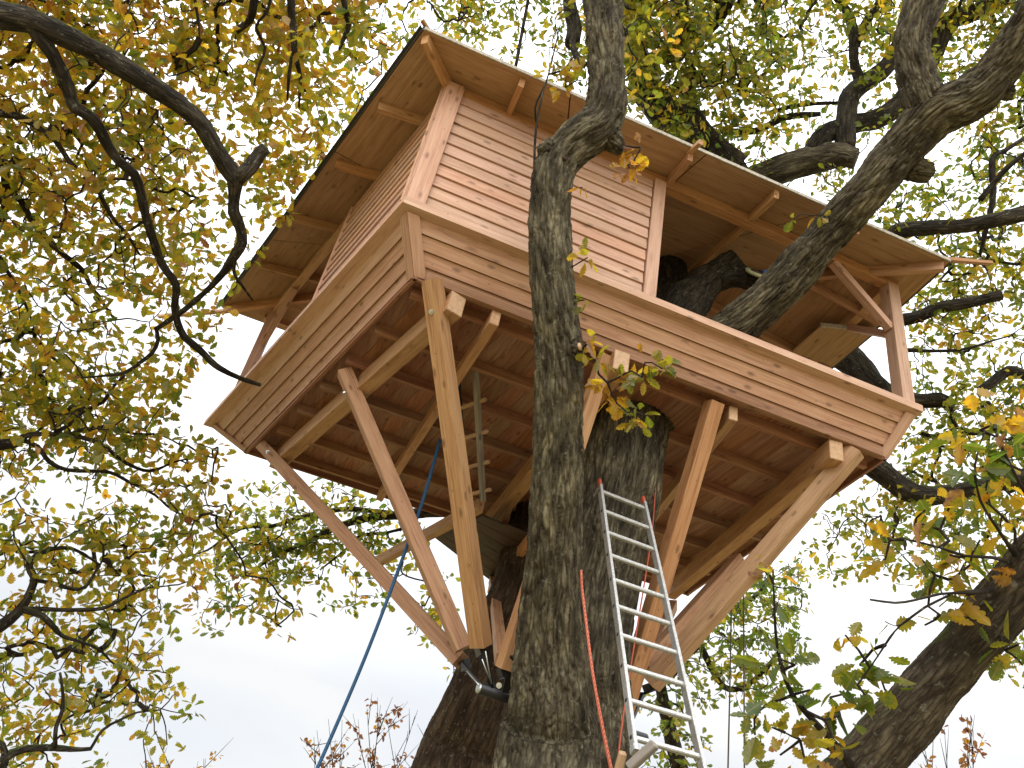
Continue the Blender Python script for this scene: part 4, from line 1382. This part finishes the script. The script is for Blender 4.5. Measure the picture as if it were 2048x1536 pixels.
# near sprigs, given one by one: (tree, px, py, distance, leaves, radius m, tint)
SPR = [('house', 1175, 515, 5.6, 7, .07, .55), ('house', 1168, 600, 5.6, 5, .06, .25), ('house', 1180, 680, 5.5, 5, .05, .6),
       ('house', 1190, 720, 5.5, 6, .06, .45), ('house', 1215, 765, 5.45, 12, .09, .72), ('house', 1245, 750, 5.45, 7, .07, .28), ('house', 1290, 725, 5.4, 8, .08, .6),
       ('house', 1325, 738, 5.4, 7, .06, .32), ('house', 1285, 755, 5.4, 6, .06, .4), ('house', 1255, 825, 5.4, 7, .08, .6), ('house', 1285, 830, 5.4, 7, .06, .3), ('house', 1225, 790, 5.45, 6, .07, .8), ('house', 1275, 850, 5.4, 4, .05, .3),
       ('house', 1255, 330, 5.8, 7, .08, .65), ('house', 1265, 345, 5.8, 6, .07, .72), ('house', 1280, 300, 5.85, 4, .06, .8), ('house', 1165, 375, 5.7, 2, .03, .75),
       ('house', 1095, 155, 6.2, 7, .09, .42), ('house', 1130, 140, 6.2, 8, .1, .38), ('house', 1150, 110, 6.2, 6, .09, .4), ('house', 1130, 175, 6.2, 6, .08, .55), ('house', 1165, 160, 6.2, 5, .08, .3),
       ('house', 1250, 60, 6.6, 9, .12, .35), ('house', 1275, 120, 6.6, 9, .12, .45), ('house', 1245, 160, 6.6, 6, .07, .4), ('house', 1252, 200, 6.5, 4, .05, .45), ('house', 1300, 50, 6.8, 9, .12, .4), ('house', 1330, 90, 6.9, 8, .12, .6), ('house', 1290, 200, 6.8, 5, .1, .35),
       ('house', 1588, 437, 6.8, 2, .03, .3), ('house', 1635, 430, 6.9, 3, .06, .6), ('house', 1520, 1125, 7.0, 4, .07, .7), ('house', 1535, 1150, 7.0, 4, .07, .3)]
for px, py, n_, rad, t in ((1540, 1150, 3, .05, .7), (1555, 1205, 2, .05, .15), (1565, 1320, 4, .09, .12), (1590, 1330, 4, .08, .15), (1620, 1380, 5, .08, .2), (1660, 1395, 6, .10, .12), (1700, 1385, 6, .10, .15),
                           (1680, 1430, 4, .08, .1), (1720, 1330, 6, .08, .2), (1745, 1300, 6, .08, .18), (1690, 1270, 5, .06, .55), (1760, 1350, 5, .08, .3), (1730, 1390, 5, .09, .12), (1770, 1380, 5, .07, .2),
                           (1520, 1420, 5, .08, .3), (1545, 1455, 5, .08, .35), (1560, 1400, 4, .08, .15), (1590, 1470, 6, .09, .6), (1640, 1480, 6, .09, .65), (1560, 1510, 5, .09, .25), (1610, 1520, 5, .09, .65), (1670, 1500, 5, .08, .55), (1510, 1470, 4, .07, .4), (1650, 1440, 4, .07, .5),
                           (1860, 1180, 4, .08, .2), (1880, 1230, 4, .08, .62), (1850, 1250, 3, .07, .3), (1900, 1160, 5, .09, .6), (1930, 1190, 4, .08, .25), (1870, 1150, 4, .08, .2), (1900, 1110, 6, .1, .25), (1940, 1130, 6, .1, .65), (1960, 1080, 6, .1, .25),
                           (1760, 1030, 4, .08, .1), (1780, 1080, 5, .09, .55), (1830, 1050, 6, .1, .1), (1810, 1100, 6, .09, .6), (1850, 1020, 5, .09, .65), (1880, 1060, 6, .1, .3), (1900, 1010, 5, .1, .6), (1770, 1120, 4, .07, .5), (1840, 1115, 5, .08, .25),
                           (1930, 900, 6, .1, .08), (1960, 860, 6, .1, .6), (1990, 850, 6, .1, .65), (1950, 940, 6, .1, .1), (2000, 920, 6, .1, .1), (2020, 880, 6, .1, .25), (2040, 940, 6, .1, .6), (2030, 820, 5, .1, .6), (2010, 980, 6, .1, .62), (1980, 1010, 6, .1, .6), (2040, 1010, 6, .1, .5), (2030, 1060, 5, .1, .6), (1975, 960, 6, .1, .3), (1940, 985, 5, .1, .3),
                           (2010, 1300, 4, .07, .2), (2035, 1290, 4, .07, .45), (2045, 1330, 4, .06, .3)):
    SPR.append(('right', px, py, 3.55 + R.uniform(-.12, .15), n_, rad, t))

# oak leaf template: two half blades meeting in the midrib
HALF = [(.0, .0), (.09, .03), (.15, .085), (.20, .095), (.245, .07), (.29, .15), (.34, .185), (.39, .16), (.42, .115), (.46, .21), (.51, .255), (.57, .23), (.60, .155), (.64, .23), (.70, .25), (.755, .205), (.775, .15), (.82, .185), (.875, .165), (.93, .11), (.98, .05), (1.0, .0)]
LV = np.array(HALF + [(x, -y) for x, y in HALF[1:-1]])
nh = len(HALF)
face_a = list(range(nh))
face_b = [0] + [nh - 1] + list(range(len(LV) - 1, nh - 1, -1))
# petiole as a thin triangle
LV = np.vstack([LV, [(-.16, .006), (-.16, -.006)]])
pet = [len(LV) - 2, len(LV) - 1, 0]
face_b = face_b[:1] + face_b[1:]
LF = [face_a[::-1], [0] + list(range(nh, len(LV) - 2)) + [nh - 1], pet]


def leaf_verts(n, rng):
    """n leaves in local space: folded along the midrib, bent lengthwise, ragged edges"""
    x = np.repeat(LV[None, :, 0], n, 0)
    y = np.repeat(LV[None, :, 1], n, 0) * rng.uniform(1.0, 1.45, (n, 1))
    edge = 1 + rng.normal(0, .05, x.shape)
    y = y * edge
    fold = rng.uniform(-.15, .5, (n, 1))
    bend = rng.normal(.25, .38, (n, 1))
    twist = rng.normal(0, .5, (n, 1))
    z = np.abs(y) * np.tan(fold) * .9 - bend * x * x + y * twist * x
    z = z + rng.normal(0, .006, x.shape)
    return np.stack([x, y, z], -1)


def leaf_orient(n, rng, axis):
    """frames: leaf axis near 'axis', blade facing mostly up"""
    A = axis / (np.linalg.norm(axis, axis=1)[:, None] + 1e-9)
    upv = np.array([0, 0, .6]) + rng.normal(0, .7, (n, 3))
    Y = np.cross(upv, A)
    Y /= np.linalg.norm(Y, axis=1)[:, None] + 1e-9
    Z = np.cross(A, Y)
    return np.stack([A, Y, Z], 2)


def leaf_set(centres, tints, counts, radius, rng, length=LEAF_LEN):
    """scatter leaves round cluster centres -> arrays of base, rotation, length, tint"""
    idx = np.repeat(np.arange(len(centres)), counts)
    n = len(idx)
    dirs = rng.normal(size=(n, 3))
    dirs[:, 2] *= .55
    dirs /= np.linalg.norm(dirs, axis=1)[:, None]
    rad = np.asarray(radius)[idx] if np.ndim(radius) else radius
    base = np.asarray(centres)[idx] + dirs * (rad * rng.uniform(.1, 1.0, n) ** .6)[:, None]
    ax = dirs + rng.normal(0, .45, (n, 3))
    ax[:, 2] -= .15
    rot = leaf_orient(n, rng, ax)
    ln = length * rng.uniform(.62, 1.18, n)
    t = np.clip(np.asarray(tints)[idx] + rng.normal(0, .11, n), 0, 1)
    return base, rot, ln, t


def leaves_mesh(name, base, rot, ln, t, rng):
    n = len(base)
    L = leaf_verts(n, rng)
    k = L.shape[1]
    V = np.einsum('nij,nkj->nki', rot, L * ln[:, None, None]) + base[:, None, :]
    me = bpy.data.meshes.new(name)
    me.vertices.add(n * k)
    me.vertices.foreach_set('co', V.astype(np.float32).ravel())
    fl = np.concatenate([np.array(f) for f in LF])
    sizes = np.array([len(f) for f in LF])
    lv = (fl[None, :] + (np.arange(n) * k)[:, None]).ravel()
    me.loops.add(len(lv))
    me.loops.foreach_set('vertex_index', lv.astype(np.int32))
    tot = np.tile(sizes, n)
    st = np.concatenate([[0], np.cumsum(tot)[:-1]])
    me.polygons.add(len(tot))
    me.polygons.foreach_set('loop_start', st.astype(np.int32))
    me.polygons.foreach_set('loop_total', tot.astype(np.int32))
    a = me.attributes.new('tint', 'FLOAT', 'POINT')
    a.data.foreach_set('value', np.repeat(t, k).astype(np.float32))
    lc = np.zeros((n, k, 3), np.float32)
    lc[:, :, :2] = LV[None]
    lc[:, :, 2] = np.arange(n)[:, None] * 1.37 % 97
    a2 = me.attributes.new('lc', 'FLOAT_VECTOR', 'POINT')
    a2.data.foreach_set('vector', lc.ravel())
    me.update(calc_edges=True)
    return me


# a handful of shared single-leaf meshes for leaves one can pick out
LEAF_ME = []
for k in range(14):
    rg = np.random.default_rng(100 + k)
    me = leaves_mesh('leaf', np.zeros((1, 3)), np.eye(3)[None], np.ones(1), np.zeros(1), rg)
    me.materials.append(M['leaf1'])
    lc = me.attributes['lc']
    LEAF_ME.append(me)


def single_leaf(base, rot, ln, t, parent):
    o = bpy.data.objects.new('leaf', R.choice(LEAF_ME))
    COL.objects.link(o)
    o.parent = parent
    m = np.eye(4)
    m[:3, :3] = rot * ln
    m[:3, 3] = base
    o.matrix_parent_inverse = Matrix.Translation(parent.location).inverted()
    o.matrix_basis = Matrix([list(r_) for r_ in m])
    o.color = (float(t), 0, 0, 1)
    return o


def grow_twigs(name, branches, pts, parent, mt, maxlen=1.6):
    """join each leaf cluster to the nearest wood already grown; radii from what each twig carries"""
    nodes = np.vstack([b[::2, :3] for b in branches])
    rad0 = np.concatenate([b[::2, 3] for b in branches])
    nb = len(nodes)
    P = np.asarray(pts)
    n = len(P)
    allp = np.vstack([nodes, P])
    dist = np.full(n, np.inf)
    par = np.zeros(n, int)
    for lo in range(0, nb, 400):
        d = np.linalg.norm(P[:, None] - nodes[None, lo:lo + 400], axis=2)
        k = d.argmin(1)
        v = d[np.arange(n), k]
        u = v < dist
        dist[u] = v[u]
        par[u] = k[u] + lo
    dist *= .9
    done = np.zeros(n, bool)
    order = []
    for _ in range(n):
        i = np.where(done, np.inf, dist).argmin()
        done[i] = True
        order.append(i)
        d = np.linalg.norm(P - P[i], axis=1)
        u = (d < dist) & ~done
        dist[u] = d[u]
        par[u] = nb + i
    carry = np.ones(n)
    for i in reversed(order):
        if par[i] >= nb:
            carry[par[i] - nb] += carry[i]
    Vs, Qs, bks, off = [], [], [], 0
    rr = np.minimum(.0030 + .0018 * np.sqrt(carry), .022)
    for i in range(n):
        a = allp[par[i]]
        b = P[i]
        L = np.linalg.norm(b - a)
        if L < .02 or L > 1.15:
            continue
        r1 = rr[i]
        r0 = min(rr[par[i] - nb] if par[i] >= nb else rr[i] * 1.5, rr[i] * 1.5)
        k = max(2, min(7, int(L / .10) + 2))
        t = np.linspace(0, 1, k)[:, None]
        c = a * (1 - t) + b * t
        amp = L * .10
        j = NR.normal(0, 1, 3) * amp
        j2 = NR.normal(0, 1, 3) * amp * .5
        c = c + np.sin(t * np.pi) * j + np.sin(t * 2 * np.pi) * j2
        C = np.hstack([c, r0 + (r1 - r0) * t])
        V, D, bk, Q, m_ = tube_arrays(C, 5)
        Vs.append(V)
        bks.append(bk)
        Qs.append(Q + off)
        off += len(V)
    me = quads_mesh(name, np.vstack(Vs), np.vstack(Qs), [], np.vstack(bks))
    o = link(name, me, mt, parent)
    o['kind'] = 'stuff'
    return o


TREES = {'house': OAK, 'left': OAK2, 'right': OAK3, 'back': OAK4, 'far': OAK5}
for key, T_ in TREES.items():
    rng = np.random.default_rng(hash(key) % 1000 if False else {'house': 1, 'left': 2, 'right': 3, 'back': 4, 'far': 5}[key])
    base = np.zeros((0, 3))
    rot = np.zeros((0, 3, 3))
    ln = np.zeros(0)
    tt = np.zeros(0)
    near = np.zeros(0, bool)
    cl = CL[key]
    sp_ = [s for s in SPR if s[0] == key]
    if cl:
        b_, r_, l_, t_ = leaf_set([tuple(c[0]) for c in cl], [c[1] for c in cl], [c[2] for c in cl], .13, rng, LEAF_LEN * LSC[key])
        base, rot, ln, tt = b_, r_, l_, t_
        near = np.zeros(len(b_), bool)
    if sp_:
        cs = [tuple(at(s[1], s[2], s[3])) for s in sp_]
        b_, r_, l_, t_ = leaf_set(cs, [s[6] for s in sp_], [int(s[4] * (1.0 if key == 'right' else 1.25) + .5) for s in sp_], np.array([s[5] for s in sp_]), rng, .10)
        base, rot, ln, tt = np.vstack([base, b_]), np.concatenate([rot, r_]), np.concatenate([ln, l_]), np.concatenate([tt, t_])
        near = np.concatenate([near, np.ones(len(b_), bool)])
    # leaves inside the cabin or through the roof are dropped
    px, py, dz = proj(base)
    inb = (base[:, 1] > -.55) & (base[:, 1] < 5.0) & (base[:, 0] > -.45 - .276 * (base[:, 1] + .39)) & (base[:, 0] < 5.75) & (base[:, 2] > -1.0) & (base[:, 2] < 2.15) & ~near
    keep = ~inb
    base, rot, ln, tt, near, px, py, dz = (a[keep] for a in (base, rot, ln, tt, near, px, py, dz))
    vis = (px > -30) & (px < 2080) & (py > -30) & (py < 1566)
    score = np.where(vis, ln / dz, 0) + near * 10
    order = np.argsort(-score)
    nsingle = {'house': 300, 'left': 300, 'right': 300, 'back': 120, 'far': 60}[key]
    nsingle = min(nsingle, len(order))
    for i in order[:nsingle]:
        single_leaf(base[i], rot[i], ln[i], tt[i], T_)
    rest = order[nsingle:]
    if len(rest):
        me = leaves_mesh('foliage', base[rest], rot[rest], ln[rest], tt[rest], rng)
        o = link('foliage', me, M['leaf'], T_)
        o['kind'] = 'stuff'
    pts = [tuple(c[0]) for c in cl] + [tuple(at(s[1], s[2], s[3])) for s in sp_]
    pts = [p for p in pts if not (-.6 < p[1] < 5 and -1.9 < p[0] < 5.75 and -1 < p[2] < 2.15 and p[1] > -.2)]
    grow_twigs('twigs', BR[key], pts, T_, M['twig'])


# ------------------------------------------------------------------ shrubs at the foot
def shrub(label, px0, px1, pybase, pytop, dd, n, leafy, t0, seed, peak):
    rng = random.Random(seed)
    root = at((px0 + px1) / 2, pybase + 500, dd)
    sh = empty('shrub', (root.x, root.y, GZ))
    tag(sh, label, 'shrub')
    Vs, Qs, bks, off = [], [], [], 0
    cs, ts = [], []
    for k in range(n):
        px = rng.uniform(px0, px1)
        d1 = dd + rng.uniform(-.6, .6)
        top = pytop + (1 - peak((px - px0) / (px1 - px0))) * (pybase - pytop) * .8 + rng.uniform(0, 45)
        a = Vector((root.x + rng.uniform(-.3, .3), root.y + rng.uniform(-.3, .3), GZ))
        b = at(px, top, d1)
        m_ = lerp(a, b, .6) + Vector((rng.uniform(-.25, .25), rng.uniform(-.2, .2), 0))
        C = catmull([(*a, .018), (*m_, .010), (*b, .0025)], .12)
        V, D, bk, Q, nn = tube_arrays(C, 5)
        Vs.append(V); bks.append(bk); Qs.append(Q + off); off += len(V)
        for j in range(6):
            t = rng.uniform(.72, .98)
            c0 = Vector(C[int(t * (len(C) - 1)), :3])
            e = c0 + Vector((rng.uniform(-.3, .3), rng.uniform(-.2, .2), rng.uniform(.12, .45)))
            C2 = catmull([(*c0, .006), (*lerp(c0, e, .5), .004), (*e, .0018)], .1)
            V, D, bk, Q, nn = tube_arrays(C2, 4)
            Vs.append(V); bks.append(bk); Qs.append(Q + off); off += len(V)
            if rng.random() < leafy:
                for q in range(3):
                    cs.append(tuple(lerp(c0, e, rng.uniform(.2, .85))))
                    ts.append(min(1, max(.7, rng.gauss(t0, .06))))
    o = link('twigs', quads_mesh('twigs', np.vstack(Vs), np.vstack(Qs), [], np.vstack(bks)), M['twig'], sh)
    o['kind'] = 'stuff'
    rg = np.random.default_rng(seed)
    b_, r_, l_, t_ = leaf_set(cs, ts, [3] * len(cs), .05, rg, .075)
    o = link('foliage', leaves_mesh('foliage', b_, r_, l_, t_, rg), M['leaf'], sh)
    o['kind'] = 'stuff'


shrub('purplish half-bare shrub rising between the blue rope and the leaning brown stem', 610, 870, 1560, 1385, 11.0, 12, .55, .95, 5, lambda t: .55 + .45 * math.sin(t * 2.6))
shrub('reddish half-bare shrub under the leaning stem in the lower right corner', 1830, 1990, 1560, 1420, 9.0, 6, .6, .92, 8, lambda t: .4 + .6 * math.sin(1 + t * 1.8))
shrub('low brownish shrub top at the bottom edge near the left corner', 240, 410, 1600, 1505, 9.5, 8, .9, .72, 9, lambda t: .9)
shrub('small pale shrub between the leaning stem and the front stem', 950, 1000, 1600, 1490, 10.5, 4, .6, .5, 12, lambda t: .8)
print('done')
